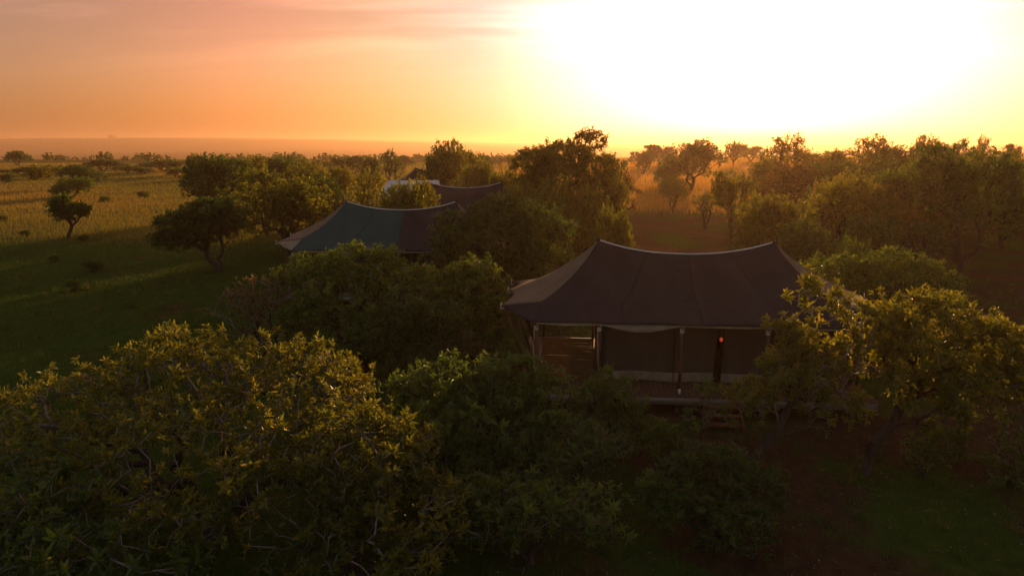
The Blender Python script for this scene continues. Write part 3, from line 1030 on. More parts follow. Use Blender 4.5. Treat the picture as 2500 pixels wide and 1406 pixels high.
# added red shape, glowing in place of a sunlit spot, in the doorway gap
ln = obj("sunlit_spot", None, loc=loc_on(T1, RZ1, (6.36, 1.12, 2.28)))
tag(ln, "small orange red spot, glow added in place of sunlight, in the dark gap of the tent wall", "sunlit_spot")
obj("glow_body", MB().tube([(0, 0, 0), (0, 0, .03), (0, 0, .11), (0, 0, .14)], [.04, .055, .055, .035], 10).mesh("glow_body", True), M['sunlit_spot'], ln)
obj("cap", MB().tube([(0, 0, .14), (0, 0, .17)], [.045, .02], 10).mesh("cap"), M['timber'], ln)
obj("cord", MB().tube([(0, 0, .165), (0, 0, .95)], .005, 4).mesh("cord"), M['rope'], ln)

# steps up to the deck
st = obj("wooden_steps", None, loc=loc_on(T1, RZ1, (6.15, -.30, 0))); st.rotation_euler.z = RZ1
tag(st, "reddish wooden steps leading up to the deck of the large tent", "steps")
for i in range(3):
    obj("tread", MB().box((0, -.82 + i * .26, .19 + i * .19), (1.05, .28, .04)).mesh("tread"), M['red_wood'], st)
    obj("riser", MB().box((0, -.70 + i * .26, .085 + i * .19), (1.02, .03, .165)).mesh("riser"), M['red_wood'], st)
for sx_ in (-.55, .55):
    V = [(sx_ - .02, -.98, -.03), (sx_ - .02, -.98, .24), (sx_ - .02, -.02, .74), (sx_ - .02, -.02, -.03)]
    V += [(p[0] + .04, p[1], p[2]) for p in V]
    obj("stringer", MB().add(V, [(0, 1, 2, 3), (7, 6, 5, 4), (0, 4, 5, 1), (1, 5, 6, 2), (2, 6, 7, 3), (3, 7, 4, 0)]).mesh("stringer"), M['red_wood'], st)

# second tent, teal on its left half
x2, y2, _ = at(840, 492, 39.4)
T2 = (x2 - 2.17, y2 - 3.1, .22)
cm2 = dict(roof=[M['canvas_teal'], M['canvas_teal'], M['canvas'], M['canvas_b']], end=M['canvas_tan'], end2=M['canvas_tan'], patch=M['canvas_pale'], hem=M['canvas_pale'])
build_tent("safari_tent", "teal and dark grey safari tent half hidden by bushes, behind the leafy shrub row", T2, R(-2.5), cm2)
build_deck("wooden deck under the teal and grey tent", T2, R(-2.5), False)
# third tent
x3, y3, _ = at(1043, 443, 60)
T3 = (x3 - 2.2, y3 - 3.1, tz(x3, y3) + .15)
build_tent("safari_tent", "dark purple grey safari tent beside the white canopy, seen over the teal tent", T3, R(-3), cm, False)
build_deck("wooden deck under the tent beside the white canopy", T3, R(-3), False)
# fourth tent, only a peak shows
x4, y4, _ = at(1010, 410, 90)
T4 = (x4 - 2.2, y4 - 3.1, tz(x4, y4) + .1)
build_tent("safari_tent", "farthest dark tent, one pointed peak showing above the trees", T4, R(-6), cm, False)
build_deck("wooden deck under the farthest tent", T4, R(-6), False)

# white canopy behind the third tent
wc = obj("white_canopy", None, loc=(at(1000, 440, 65)[0], 65, tz(-9, 65)))
tag(wc, "white canvas canopy with a straight ridge beside the dark peaked tent", "canopy")
zr = at(1000, 440, 65)[2] - tz(-9, 65)
for side, nm in ((-1, "roof_sheet"), (1, "roof_sheet")):
    P = np.array([[(-1.9 + 4.6 * u + (-(2.6) * (1 - u) + .9 * u) * v, side * 2.9 * v, zr - (zr - 2.9) * v - .35 * math.sin(math.pi * v) - .04 * math.sin(math.pi * u)) for v in np.linspace(0, 1, 10)] for u in np.linspace(0, 1, 12)])
    cloth(nm, P, M['canvas_white'], wc)
for (cx, cy_) in ((-4.3, -2.85), (3.4, -2.85), (-4.3, 2.85), (3.4, 2.85)):
    obj("post", MB().tube([(cx, cy_, -.2), (cx, cy_, 2.98)], .05, 6).mesh("post", True), M['timber'], wc)
for cx in (-1.8, 2.6):
    obj("king_pole", MB().tube([(cx, 0, -.2), (cx, 0, zr + (.05 if cx < 0 else .42))], .05, 6).mesh("king_pole", True), M['timber'], wc)

# ------------------------------------------------------------------ near trees and shrubs, one by one
near = dict(leaf_len=.130, leaf_w=.32, per=10, spurs=4, spur_len=.24, fine=True, bare=.10, twig_min=.008)
# big tree filling the near left
c = (-6.9, 14.4, 0)
lob = [(-.9, 1.3, 3.5, 1.7, 1.7, 1.0), (-2.9, .6, 2.8, 1.9, 1.8, .95), (1.8, .9, 3.0, 1.9, 1.8, .95), (.6, -1.4, 2.6, 2.3, 1.8, 1.1), (-3.0, -1.2, 2.1, 1.9, 1.7, 1.0),
       (3.3, -.5, 2.4, 1.6, 1.6, 1.0), (1.0, 1.8, 3.2, 2.2, 1.4, .9), (-1.0, -2.6, 1.5, 2.6, 1.2, .9), (-1.3, 1.6, 4.1, .8, .7, .45)]
t = make_tree([stem_line(0, 0, 1.6, (-.9, .4), seed=1), stem_line(0, 0, 1.7, (1.4, .1), seed=2), stem_line(0, 0, 1.8, (.2, 1.0), seed=3)], lob, 1150, trunk_r=.17, **{**near, 'bare': .16})
place_unique("broadleaf_tree", "widest low olive tree with dense pointed leaf rosettes, beside the open lawn", "tree", t, c, M['leaf_olive'], M['bark_pale'], sprigs=260)
# its lower neighbour
c = (-3.1, 12.8, 0)
lob = [(0, .4, 2.6, 1.5, 1.3, .8), (-1.2, -.3, 1.9, 1.4, 1.2, .8), (.9, -.3, 1.8, 1.2, 1.2, .9), (.2, -1.0, 1.0, 1.7, 1.0, .8)]
t = make_tree(forked(.8, 3, .6, 61), lob, 420, trunk_r=.09, **near)
place_unique("broadleaf_shrub", "yellowish olive shrub crowding against the wide low tree, opposite the deck", "shrub", t, c, M['leaf_olive'], M['bark_pale'], sprigs=120)
c = (-9.6, 11.3, 0)
lob = [(0, .2, 2.3, 1.7, 1.5, .9), (1.4, -.6, 1.7, 1.3, 1.1, .8), (-1.4, .2, 1.9, 1.4, 1.3, .9), (2.9, -.2, 1.3, 1.2, 1.0, .7)]
t = make_tree(forked(.8, 3, .6, 66), lob, 380, trunk_r=.09, **near)
place_unique("broadleaf_shrub", "dim grey green shrub under the widest low tree, on the open lawn side", "shrub", t, c, M['leaf_green'], M['bark_pale'], sprigs=100)
# middle tree before the deck
c = (-.2, 16.6, 0)
lob = [(-1.3, .5, 2.7, 1.2, 1.1, .7), (.2, .6, 2.8, 1.1, 1.0, .65), (-2.3, .2, 2.3, 1.1, 1.1, .75), (1.0, .5, 2.4, .9, .9, .65), (-.9, -.6, 2.1, 1.5, 1.0, .75), (.6, -.5, 2.0, 1.0, .9, .6)]
t = make_tree([stem_line(0, 0, 1.7, (-.5, .3), seed=71), stem_line(0, 0, 1.6, (1.1, .2), seed=72)], lob, 520, trunk_r=.12, **near)
place_unique("broadleaf_tree", "small dark trunked tree in front of the reed screen, with gold tipped leaves", "tree", t, c, M['leaf_green'], M['bark'], sprigs=140)
# scrub at its foot
c = (1.3, 15.9, 0)
lob = [(0, 0, 1.5, 1.1, 1.0, .7), (.9, .5, 1.2, .8, .8, .6), (-.9, -.4, 1.0, .9, .8, .6)]
t = make_tree(forked(.5, 4, .5, 75), lob, 200, trunk_r=.05, **{**near, 'per': 7, 'bare': .15})
place_unique("broadleaf_shrub", "thin shadowy shrub with pale twigs at the foot of the small dark trunked tree", "shrub", t, c, M['leaf_dark'], M['bark_pale'], sprigs=60)
c = (-1.5, 14.2, 0)
lob = [(0, 0, 1.1, 1.1, .9, .6), (1.2, .3, .9, .9, .8, .5), (-1.0, .1, .8, .8, .7, .5)]
t = make_tree(forked(.4, 4, .5, 78), lob, 170, trunk_r=.05, **{**near, 'per': 7})
place_unique("broadleaf_shrub", "low dark shrub in deep shade between the wide tree and the bare soil", "shrub", t, c, M['leaf_dark'], M['bark'], sprigs=50)
c = (.3, 13.4, 0)
lob = [(0, 0, 1.3, 1.2, .9, .6), (1.2, .3, 1.0, 1.0, .8, .6), (-1.2, .1, 1.1, 1.0, .8, .6)]
t = make_tree(forked(.4, 4, .5, 178), lob, 220, trunk_r=.05, **{**near, 'per': 8, 'bare': .2})
place_unique("broadleaf_shrub", "loose dim shrub sprawling over the soil in front of the small dark trunked tree", "shrub", t, c, M['leaf_green'], M['bark_pale'], sprigs=60)
c = (-1.9, 15.6, 0)
lob = [(0, 0, 1.9, 1.0, .9, .7), (-.7, -.4, 1.4, .9, .8, .7), (.8, -.1, 1.5, .8, .8, .6)]
t = make_tree(forked(.6, 4, .5, 184), lob, 240, trunk_r=.06, **{**near, 'bare': .15})
place_unique("broadleaf_shrub", "medium green shrub wedged between the widest low tree and the dark trunked tree", "shrub", t, c, M['leaf_green'], M['bark_pale'], sprigs=70)
# sapling by the deck
c = (2.75, 18.6, 0)
lob = [(0, 0, 2.15, .55, .5, .5), (-.35, .1, 1.6, .6, .5, .5), (.45, -.1, 1.45, .6, .5, .45), (.75, -.1, 1.0, .5, .5, .4)]
t = make_tree([stem_line(0, 0, 1.1, (-.15, 0), seed=81), stem_line(0, 0, 1.0, (.38, 0), seed=82)], lob, 120, trunk_r=.04, **{**near, 'leaf_len': .17, 'spurs': 3, 'leaf_w': .26})
place_unique("sapling", "slender sapling with long pointed leaves in front of the deck edge by the second post", "sapling", t, c, M['leaf_green'], M['bark_pale'], sprigs=60)
# shrub on the soil to the right
c = (4.55, 14.3, 0)
lob = [(0, .2, 1.45, .95, .8, .6), (-.8, -.1, 1.15, .8, .8, .6), (.8, .1, 1.1, .8, .8, .6), (.2, -.6, .8, 1.0, .7, .5)]
t = make_tree(forked(.4, 4, .5, 85), lob, 230, trunk_r=.05, **{**near, 'leaf_len': .16, 'leaf_w': .26})
place_unique("broadleaf_shrub", "rounded shrub with long narrow leaves standing alone on the dark bare soil", "shrub", t, c, M['leaf_dark'], M['bark'], sprigs=100)
c = (4.05, 17.1, 0)
lob = [(0, 0, 1.15, .42, .4, .45), (.1, .1, .7, .5, .45, .4)]
t = make_tree(forked(.4, 3, .2, 88), lob, 60, trunk_r=.03, **{**near, 'leaf_len': .16, 'leaf_w': .26, 'spurs': 3})
place_unique("broadleaf_shrub", "small upright bush between the deck steps and the lone rounded shrub", "shrub", t, c, M['leaf_green'], M['bark'], sprigs=40)
# right tree: two crowns
c = (9.7, 17.6, 0)
lob = [(1.6, .6, 4.15, 1.25, 1.2, .75), (2.9, .4, 3.6, 1.2, 1.2, .8), (1.0, -.2, 3.3, 1.1, 1.0, .7), (3.6, .1, 2.9, 1.0, 1.0, .75), (2.2, -.5, 2.7, 1.4, 1.0, .7), (.6, .6, 4.0, .7, .7, .5), (1.2, -.6, 2.2, .9, .8, .5)]
t = make_tree([stem_line(0, 0, 1.9, (.9, .2), seed=91, wob=.16), stem_line(0, 0, 1.7, (-.85, 0), seed=92, wob=.16), stem_line(0, 0, 1.8, (.6, .5), seed=93, wob=.12)], lob, 620, trunk_r=.13, **{**near, 'leaf_len': .15})
place_unique("broadleaf_tree", "yellow green tree with crooked dark trunks and thick lit crown overhanging the tent's far corner", "tree", t, c, M['leaf_olive'], M['bark'], sprigs=220)
c = (6.6, 17.7, 0)
lob = [(1.0, .2, 3.45, .55, .5, .35), (1.5, .2, 4.9, .75, .55, .5), (.9, .1, 2.9, .85, .7, .55), (1.7, .1, 3.0, .8, .7, .6), (.1, -.1, 2.2, .9, .6, .5), (2.6, .1, 4.4, .7, .6, .45), (2.1, -.1, 2.0, 1.0, .7, .5), (.4, .2, 4.0, .35, .3, .25), (2.7, .2, 3.3, .8, .7, .6), (1.3, .2, 3.9, .7, .5, .4)]
t = make_tree([[(-.1, 0, -.15), (0, 0, .35), (.35, .05, .8), (.95, .05, 1.15), (1.5, .1, 1.35)], [(.35, .05, .8), (.7, 0, 1.4), (1.0, .1, 2.0)], [(1.5, .1, 1.35), (1.75, .1, 2.1), (1.7, .1, 2.9)]], lob, 450, trunk_r=.12,
              **{**near, 'leaf_len': .16, 'per': 9, 'spurs': 3, 'bare': .30, 'alpha': .22})
place_unique("broadleaf_tree", "sparse tree with leaning black trunk and many bare grey branches before the tent's dark front", "tree", t, c, M['leaf_olive'], M['bark_pale'], sprigs=160)
c = (5.35, 18.9, 0)
lob = [(0, 0, 1.75, .45, .4, .35), (.6, .1, 1.9, .5, .4, .3), (.3, -.2, 1.2, .7, .5, .35)]
t = make_tree(forked(.5, 3, .3, 97), lob, 80, trunk_r=.035, **{**near, 'spurs': 2, 'per': 6, 'bare': .5})
place_unique("broadleaf_shrub", "wispy half bare shrub in front of the wooden steps", "shrub", t, c, M['leaf_green'], M['bark_pale'], sprigs=30)
c = (11.2, 17.4, 0)
lob = [(0, 0, .7, .5, .5, .4), (.6, .2, .9, .5, .5, .4)]
t = make_tree(forked(.4, 3, .3, 98), lob, 60, trunk_r=.03, **{**near, 'spurs': 3})
place_unique("broadleaf_shrub", "small dim bush beside the crooked trunks of the yellow green tree", "shrub", t, c, M['leaf_green'], M['bark'], sprigs=25)
c = (13.3, 17.0, 0)
lob = [(0, 0, .9, .8, .8, .6), (.7, .2, .8, .6, .6, .5), (-.3, -.3, .5, .6, .6, .3)]
t = make_tree(forked(.4, 3, .3, 99), lob, 90, trunk_r=.03, **{**near, 'spurs': 3, 'per': 7})
place_unique("broadleaf_shrub", "dark loose bush on the soil beyond the crooked trunked tree, away from the tent", "shrub", t, c, M['leaf_dark'], M['bark'], sprigs=25)

# between the tents
nm = dict(leaf_len=.15, leaf_w=.34, per=9, spurs=4, spur_len=.28, fine=True)


def pos(px, top, D):
    return at(px, top, D)


c = (-5.9, 26.5, 0)
lob = [(0, .3, 4.1, 1.6, 1.5, .85), (-1.9, .2, 3.6, 1.3, 1.3, .9), (1.5, .1, 3.3, 1.5, 1.4, 1.0), (-.6, -.9, 2.8, 1.9, 1.3, 1.1), (1.2, -1.2, 2.2, 1.6, 1.1, 1.0), (-1.8, -.7, 2.0, 1.4, 1.2, 1.0)]
t = make_tree(forked(1.2, 3, .7, 101), lob, 780, trunk_r=.13, **nm)
place_unique("broadleaf_tree", "dense bushy tree with glinting leaf tips hiding the lower edge of the teal tent", "tree", t, c, M['leaf_fresh'], M['bark'], sprigs=160)
c = (-9.6, 26.8, 0)
lob = [(0, 0, 3.0, 1.5, 1.2, .8), (1.3, .2, 3.3, 1.1, 1.0, .6), (-1.2, -.1, 2.5, 1.2, 1.0, .8), (.4, -.5, 2.0, 1.8, 1.0, .8)]
t = make_tree(forked(.9, 4, .7, 106), lob, 420, trunk_r=.08, **{**nm, 'bare': .52, 'spurs': 2, 'per': 7})
place_unique("broadleaf_shrub", "thin brownish shrub with many bare twigs and gold leaves at the lawn edge", "shrub", t, c, M['leaf_dry'], M['bark_pale'], sprigs=90)
c = (-1.55, 26.6, 0)
lob = [(0, 0, 3.7, .95, .9, .7), (-.5, -.3, 2.6, 1.2, 1.0, .9), (.6, .1, 2.7, 1.0, .9, .8), (0, -.4, 1.6, 1.3, 1.0, .8)]
t = make_tree(forked(1.0, 3, .5, 111), lob, 420, trunk_r=.09, **nm)
place_unique("broadleaf_tree", "green rounded small tree close to the pale reed screen end of the large dark tent", "tree", t, c, M['leaf_fresh'], M['bark'], sprigs=110)
c = (-3.7, 24.2, 0)
lob = [(0, 0, 2.5, 1.2, 1.0, .8), (1.2, .2, 2.3, 1.1, 1.0, .8), (-1.1, -.2, 2.0, 1.1, 1.0, .8), (.4, -.6, 1.3, 1.5, .9, .8)]
t = make_tree(forked(.8, 3, .5, 116), lob, 420, trunk_r=.08, **nm)
place_unique("broadleaf_shrub", "dark shaded shrub in the hollow between the bushy tree and the large tent", "shrub", t, c, M['leaf_dark'], M['bark'], sprigs=80)
c = (-.65, 35.4, 0)
lob = [(.2, .3, 5.1, 1.9, 1.8, 1.0), (-2.2, .2, 4.0, 1.5, 1.5, 1.1), (2.2, .1, 4.3, 1.6, 1.5, 1.1), (-.6, -1.0, 3.6, 2.3, 1.5, 1.4), (1.8, -1.0, 2.6, 1.9, 1.4, 1.4), (-1.9, -.8, 2.1, 1.7, 1.4, 1.2), (0, -1.3, 1.6, 2.4, 1.2, 1.1)]
t = make_tree(forked(1.4, 3, .8, 121), lob, 1100, trunk_r=.16, **{**nm, 'fine': False, 'leaf_len': .19, 'leaf_w': .36})
place_unique("broadleaf_tree", "large round dark green tree beside the second peak of the teal tent", "tree", t, c, M['leaf_dark'], M['bark'])
# behind the large tent's far end
c = (15.6, 30.5, 0)
lob = [(1.2, .1, 3.6, 1.0, .9, .6), (2.6, .1, 3.2, 1.1, 1.0, .65), (-.4, .3, 3.2, 1.0, .9, .6), (-1.6, 0, 2.9, 1.2, 1.1, .7), (.4, -.4, 3.2, .9, .8, .5), (3.6, 0, 2.3, 1.2, 1.1, .8), (1.0, -1.0, 2.3, 2.2, 1.1, .9), (-2.3, -.2, 2.4, 1.2, 1.1, .8), (3.2, -.8, 1.5, 1.3, 1.0, .8)]
t = make_tree(forked(1.0, 4, .7, 126), lob, 800, trunk_r=.11, **{**nm, 'fine': False})
place_unique("broadleaf_tree", "broad olive shrub tree with sparkling tips beyond the tent's far corner, before the woodland", "tree", t, c, M['leaf_green'], M['bark'])
# crooked lone tree on the lawn edge
xq, yq, _ = at(165, 490, 64)
lob = [(-.7, 0, 3.2, .85, .8, .7), (1.0, 0, 2.55, .85, .7, .65), (-.4, 0, 2.1, .8, .7, .55), (-1.0, .1, 2.5, .6, .6, .5)]
t = make_tree([[(-.5, 0, -.2), (-.35, 0, .4), (-.1, 0, .8), (.1, 0, 1.25), (-.25, 0, 1.8)], [(.1, 0, 1.25), (.6, 0, 1.6), (1.0, 0, 2.1)]], lob, 260, trunk_r=.15, **{**nm, 'fine': False, 'leaf_len': .22, 'leaf_w': .42})
place_unique("broadleaf_tree", "crooked little tree with two clumps of leaves alone in the golden grass", "tree", t, (xq, yq, tz(xq, yq)), M['leaf_green'], M['bark'])
# dark flat-topped tree left of the teal tent
xq, yq, _ = at(490, 490, 48)
lob = [(.6, 0, 4.2, 1.7, 1.6, .75), (-1.5, 0, 3.3, 1.5, 1.5, .85), (1.7, 0, 3.3, 1.2, 1.3, .9), (-2.5, 0, 2.2, 1.1, 1.1, .7), (0, -.6, 2.9, 1.7, 1.4, .9), (-.8, -.3, 2.1, 1.2, 1.1, .6)]
t = make_tree([stem_line(.9, 0, 1.9, (-1.6, 0), seed=131), stem_line(.9, 0, 1.8, (.2, .3), seed=132)], lob, 760, trunk_r=.16, **{**nm, 'fine': False, 'leaf_len': .21, 'leaf_w': .42})
place_unique("broadleaf_tree", "dark spreading tree with forked trunk on the lawn, next to the teal tent's tan end", "tree", t, (xq, yq, tz(xq, yq)), M['leaf_dark'], M['bark'])
# tall airy tree in the centre
xq, yq, _ = at(1385, 330, 55)
lob = [(-.3, 0, 7.7, 2.3, 2.0, 1.15), (-2.5, 0, 7.0, 1.9, 1.8, 1.25), (2.4, .3, 6.6, 1.9, 1.7, 1.3), (1.9, 0, 8.9, 1.35, 1.3, .75), (-.6, -.5, 6.2, 2.6, 1.9, 1.4), (-2.9, 0, 5.2, 1.7, 1.6, 1.3), (1.5, -.4, 4.8, 2.2, 1.7, 1.3), (3.6, 0, 4.6, 1.5, 1.4, 1.2), (-1.2, -.4, 3.8, 2.1, 1.6, 1.1), (3.2, 0, 3.2, 1.6, 1.3, 1.0)]
t = make_tree([stem_line(0, 0, 3.2, (-1.0, 0), seed=141), stem_line(0, 0, 3.6, (1.4, .3), seed=142), stem_line(0, 0, 4.2, (.3, .5), seed=143)], lob, 1900, trunk_r=.2, **{**nm, 'fine': False, 'leaf_len': .21, 'leaf_w': .40, 'per': 7, 'bare': .05, 'shell': .4})
place_unique("broadleaf_tree", "tallest airy tree, gold lit crown against the glowing sky between tents and clearing", "tree", t, (xq, yq, tz(xq, yq)), M['leaf_olive'], M['bark'])

# ------------------------------------------------------------------ middle and far trees
# around the tents
put(690, 55, 438, 250, 'dome1', 'o', "full olive tree right behind the dark spreading tree, near the teal tent")
put(520, 76, 386, 165, 'dome2', 'd', "rounded tree rising behind the dark spreading tree at the field edge")
put(600, 84, 392, 110, 'spread1', 'o', "olive tree between the rounded tree and the tents, above the full olive tree")
put(690, 92, 384, 100, 'spread2', 'd', "flat crowned dark tree behind the full olive tree")
put(790, 72, 428, 110, 'dome1', 'd', "small dark tree beside the teal tent's first peak")
put(905, 51, 424, 150, 'airy1', 'o', "leafy tree half covering the white canopy")
put(1010, 50, 447, 130, 'dome2', 'o', "rounded bushy tree standing directly before the dark tent with white canopy")
put(960, 47.5, 470, 150, 'bush2', 'o', "low bush behind the ridge of the teal tent", name="bush", cat="bush")
put(1095, 83, 356, 170, 'spread1', 'o', "wide feathery tree just behind the farthest tent peak")
put(1052, 79, 392, 85, 'bush1', 'd', "dark bush covering the foot of the farthest tent", name="bush", cat="bush")
put(955, 120, 370, 62, 'airy1', 'd', "dark upright tree with layered top by the farthest tent")
put(905, 128, 385, 55, 'dome1', 'd', "round dark tree beside the upright layered tree")
put(1175, 118, 378, 42, 'dome2', 'd', "small round tree next to the wide feathery tree")
put(1235, 68, 428, 90, 'bush1', 'o', "bush at the far end of the dark tent's ridge", name="bush", cat="bush")
put(1290, 47, 465, 190, 'bush2', 'o', "low green bush filling the gap under the tallest airy tree", name="bush", cat="bush")
put(1498, 44, 520, 110, 'bush1', 'o', "round bush beside the red track under the tallest tree", name="bush", cat="bush")
put(1505, 62, 405, 110, 'airy2', 'y', "loose golden shrub on the sunny flank of the tallest tree")
put(1425, 50, 468, 150, 'bush1', 'o', "olive bush at the trunk of the tallest airy tree", name="bush", cat="bush")
put(1470, 56, 415, 120, 'airy1', 'o', "slim leafy tree against the sunny side of the tallest tree")
put(1160, 77, 395, 110, 'dome1', 'o', "olive tree over the far end of the dark tent with white canopy")
put(745, 78, 402, 130, 'spread2', 'o', "wide olive tree behind the small dark tree by the teal tent")
put(825, 92, 408, 100, 'dome1', 'o', "round olive tree behind the leafy tree of the white canopy")
put(640, 66, 418, 120, 'dome2', 'o', "plump olive tree squeezed between rounded and full olive trees")
put(1330, 75, 372, 120, 'dome1', 'o', "tree hidden behind the tallest airy tree")
# clearing on the right
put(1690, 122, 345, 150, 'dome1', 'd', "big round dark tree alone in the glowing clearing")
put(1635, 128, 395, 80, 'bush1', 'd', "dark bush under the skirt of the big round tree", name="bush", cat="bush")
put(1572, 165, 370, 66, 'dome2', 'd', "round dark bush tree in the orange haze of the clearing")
put(1612, 205, 354, 85, 'far1', 'y', "hazy golden tree behind the round bush tree of the clearing")
put(1645, 88, 436, 72, 'spread2', 'g', "small pale green tree in the tall grass of the clearing")
put(1726, 72, 470, 66, 'airy2', 'd', "little half bare tree on the edge of the clearing by the track")
put(1795, 190, 348, 60, 'far2', 'o', "slim hazy tree on the ridge of the clearing")
put(1835, 215, 358, 60, 'far1', 'o', "low hazy tree next to the slim one on the ridge")
put(1525, 200, 392, 22, 'far3', 'd', "tiny bush on the bright ridge of the clearing", name="bush", cat="bush")
# right-hand woodland
wood = [
 (1925, 108, 335, 165, 'airy1', 'o', "tall ragged tree standing highest at the clearing's edge of the woodland"),
 (1925, 76, 404, 150, 'dome2', 'y', "smooth brown green dome of a tree at the woodland front"),
 (1800, 62, 430, 130, 'spread1', 'o', "tree with slim bare trunk leaning over the clearing grass"),
 (1900, 46, 482, 200, 'dome1', 'o', "rounded olive tree behind the large tent's second peak"),
 (1860, 90, 392, 120, 'dome1', 'o', "olive tree between the ragged tree and the brown dome"),
 (2080, 51, 432, 190, 'spread2', 'o', "spreading olive tree in the middle of the woodland front"),
 (2200, 53, 425, 180, 'dome2', 'g', "green round tree next to the spreading olive tree of the woodland"),
 (2385, 47, 375, 300, 'spread1', 'd', "very large dark tree with thick forked trunks beside the red path"),
 (2480, 58, 392, 160, 'dome1', 'd', "dark tree at the outer end of the woodland by the red path"),
 (2120, 96, 338, 170, 'airy1', 'o', "broad ragged crown in the back row of the woodland"),
 (2020, 100, 372, 130, 'dome1', 'o', "low round crown in the back row next to the ragged tree"),
 (2200, 92, 360, 140, 'dome2', 'd', "dark round crown in the back row behind the green round tree"),
 (2275, 112, 340, 90, 'spread1', 'o', "small flat topped crown in the back row of the woodland"),
 (2345, 120, 344, 90, 'airy2', 'd', "thin see through crown in the back row of the woodland"),
 (2405, 115, 338, 62, 'airy1', 'o', "narrow tree with a knobbly top in the back row"),
 (2300, 75, 385, 170, 'dome1', 'o', "olive round tree behind the very large dark tree"),
 (2160, 74, 392, 150, 'spread2', 'd', "dark spreading tree in the second row of the woodland"),
 (2040, 78, 398, 140, 'dome2', 'd', "dark round tree behind the spreading olive tree"),
 (2440, 88, 372, 130, 'dome1', 'o', "olive tree behind the outer dark tree"),
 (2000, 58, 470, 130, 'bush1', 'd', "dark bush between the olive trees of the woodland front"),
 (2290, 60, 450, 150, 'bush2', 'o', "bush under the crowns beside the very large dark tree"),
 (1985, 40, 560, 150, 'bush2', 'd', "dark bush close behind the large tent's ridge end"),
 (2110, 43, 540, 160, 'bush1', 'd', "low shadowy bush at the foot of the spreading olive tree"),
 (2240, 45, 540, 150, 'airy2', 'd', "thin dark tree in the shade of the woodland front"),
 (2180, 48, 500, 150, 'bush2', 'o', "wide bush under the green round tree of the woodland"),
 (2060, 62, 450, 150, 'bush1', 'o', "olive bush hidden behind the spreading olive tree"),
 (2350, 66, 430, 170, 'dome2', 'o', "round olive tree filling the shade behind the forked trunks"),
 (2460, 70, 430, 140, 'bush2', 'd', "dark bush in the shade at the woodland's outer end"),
 (2230, 64, 400, 140, 'airy1', 'o', "loose olive tree rising between the green round and large dark trees"),
 (1840, 44, 560, 90, 'bush1', 'o', "small bush by the track next to the rounded olive tree"),
]
for w in wood: put(*w)
put(2478, 160, 352, 40, 'far1', 'd', "small far tree past the end of the woodland")
put(2090, 36, 598, 120, 'bush1', 'g', "low green bush beyond the tent's sloping far end", name="bush", cat="bush")
# field on the left
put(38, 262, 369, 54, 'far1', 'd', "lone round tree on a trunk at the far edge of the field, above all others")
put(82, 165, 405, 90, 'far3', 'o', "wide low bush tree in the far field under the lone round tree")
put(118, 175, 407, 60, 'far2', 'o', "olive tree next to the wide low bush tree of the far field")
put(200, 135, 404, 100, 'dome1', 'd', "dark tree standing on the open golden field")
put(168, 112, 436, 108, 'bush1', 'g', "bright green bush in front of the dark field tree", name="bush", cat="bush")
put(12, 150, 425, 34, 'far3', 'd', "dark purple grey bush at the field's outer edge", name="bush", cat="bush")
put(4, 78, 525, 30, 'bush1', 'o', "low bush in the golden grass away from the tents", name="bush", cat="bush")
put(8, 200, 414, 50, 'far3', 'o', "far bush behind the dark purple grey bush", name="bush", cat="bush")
farrow = [(250, 215, 393, 72), (150, 190, 408, 60), (310, 200, 408, 52), (362, 225, 400, 44), (398, 210, 393, 50), (432, 205, 394, 44), (350, 190, 412, 40), (480, 190, 383, 46), (285, 230, 402, 40),
          (655, 200, 386, 60), (640, 215, 398, 50), (725, 210, 392, 50), (770, 225, 394, 26), (800, 215, 397, 40), (838, 200, 384, 56), (865, 190, 384, 40), (880, 210, 392, 40),
          (560, 230, 388, 50), (1195, 215, 385, 34), (1245, 240, 382, 28), (1222, 235, 386, 30), (985, 230, 384, 40), (545, 170, 404, 60), (430, 175, 412, 50)]
for i, (px, D, top, w) in enumerate(farrow):
    put(px, D, top - 3, w * 1.3, ('far1', 'far3', 'far2')[i % 3], 'dog'[i % 3], "small hazy bush tree in the row along the far edge of the golden field", "hazy bush trees along the far edge of the field")
# low shrubs scattered on lawn and field: (px, base py, top py, width)
scat = [(225, 664, 634, 62, "leafy low shrub on the shaded lawn before the crooked little tree"), (180, 708, 682, 44, "smaller shrub on the lawn, next along from the leafy low shrub"),
        (315, 752, 742, 26, None), (200, 592, 574, 46, "little shrub right beside the crooked little tree"), (1560, 480, 462, 34, None), (255, 496, 480, 40, None), (470, 432, 420, 34, None),
        (1590, 408, 396, 26, None), (350, 484, 468, 44, None), (60, 578, 562, 40, None), (1760, 430, 416, 32, None), (130, 640, 622, 50, None), (600, 452, 440, 30, None)]
for i, (px, base_py, top, w, lab) in enumerate(scat):
    rx, ry, rz_ = ray(px, base_py)
    put(px, -CAM_Z / rz_ * ry, top, w, ('bush1', 'bush2')[i % 2], 'dg'[i % 2], lab or "knee high leafy shrub dotted on the grass of the fields", None if lab else "knee high shrubs on the grass", name="low_shrub", cat="shrub")

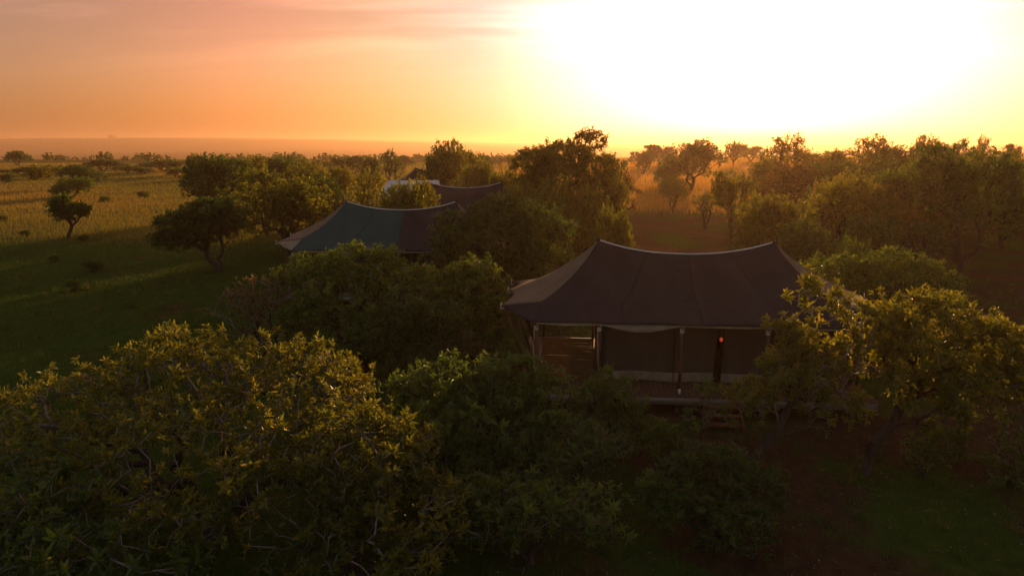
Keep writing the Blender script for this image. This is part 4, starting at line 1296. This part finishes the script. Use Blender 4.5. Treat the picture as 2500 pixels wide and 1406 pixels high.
# ------------------------------------------------------------------ far wooded valley (a mass nobody could count)
n = 2600
D = 330 + (4700 - 330) * rng.uniform(0, 1, n) ** 1.4
A = np.radians(rng.uniform(-46, 44, n))
cx, cyy = D * np.tan(A), D
keep = vnoise(cx, cyy, .004, 31) + rng.normal(0, .45, n) > -.1
cx, cyy, D = cx[keep], cyy[keep], D[keep]
n = len(cx); k = 26
rad = rng.uniform(1.6, 4.2, n) * (1 + D / 5000)
d = fibonacci_dirs(n * k); d[:, 2] = np.abs(d[:, 2])
rr = np.repeat(rad, k)
P = np.stack([np.repeat(cx, k), np.repeat(cyy, k), np.repeat(terrain(cx, cyy), k)], 1) + d * (rr * rng.uniform(.5, 1, n * k))[:, None] * np.array([1, 1, .95])
axs = fibonacci_dirs(n * k)
LL = rr * .55
me = leaves_mesh("far_bush_land", P - axs * (LL / 2)[:, None], axs, LL, LL * .7, np.clip(rng.normal(.4, .2, n * k), 0, 1), False)
tag(obj("far_bush_land", me, M['leaf_far']), "distant hazy valley dotted with countless bushes and trees", "bushland", kind="stuff")
gx_, gy_ = at(272, 336, 4560)[0], 4560
gv = obj("skyline_grove", None, loc=(gx_, gy_, tz(gx_, gy_) - 1))
gv.scale = (9.0, 9.0, 5.6)
tag(gv, "dome shaped grove standing out on the skyline of the far hazy hills", "grove")
for part in ('trunk', 'branches', 'crown'):
    o = obj(part, PROTO['far3'][part], None, gv)
    if part != 'trunk': o["kind"] = "stuff"

# ------------------------------------------------------------------ haze in the air
zlo = float(min(v.co.z for v in ground.data.vertices)) - 1.0
zhi = float(max(v.co.z for v in ground.data.vertices)) + 26.0
hz = MB().box((0, 21000, (zlo + zhi) / 2), (90000, 48000, zhi - zlo))
haze = obj("haze", hz.mesh("haze"))
tag(haze, "thin dusty evening haze in the air", kind="stuff")
m, N, L, out = new_mat("haze_air")
pv = N.new("ShaderNodeVolumePrincipled")
pv.inputs["Color"].default_value = (.80, .54, .34, 1)
pv.inputs["Density"].default_value = HAZE_DENSITY
pv.inputs["Anisotropy"].default_value = .65
L.new(pv.outputs[0], out.inputs["Volume"])
haze.data.materials.append(m)
haze.visible_shadow = True
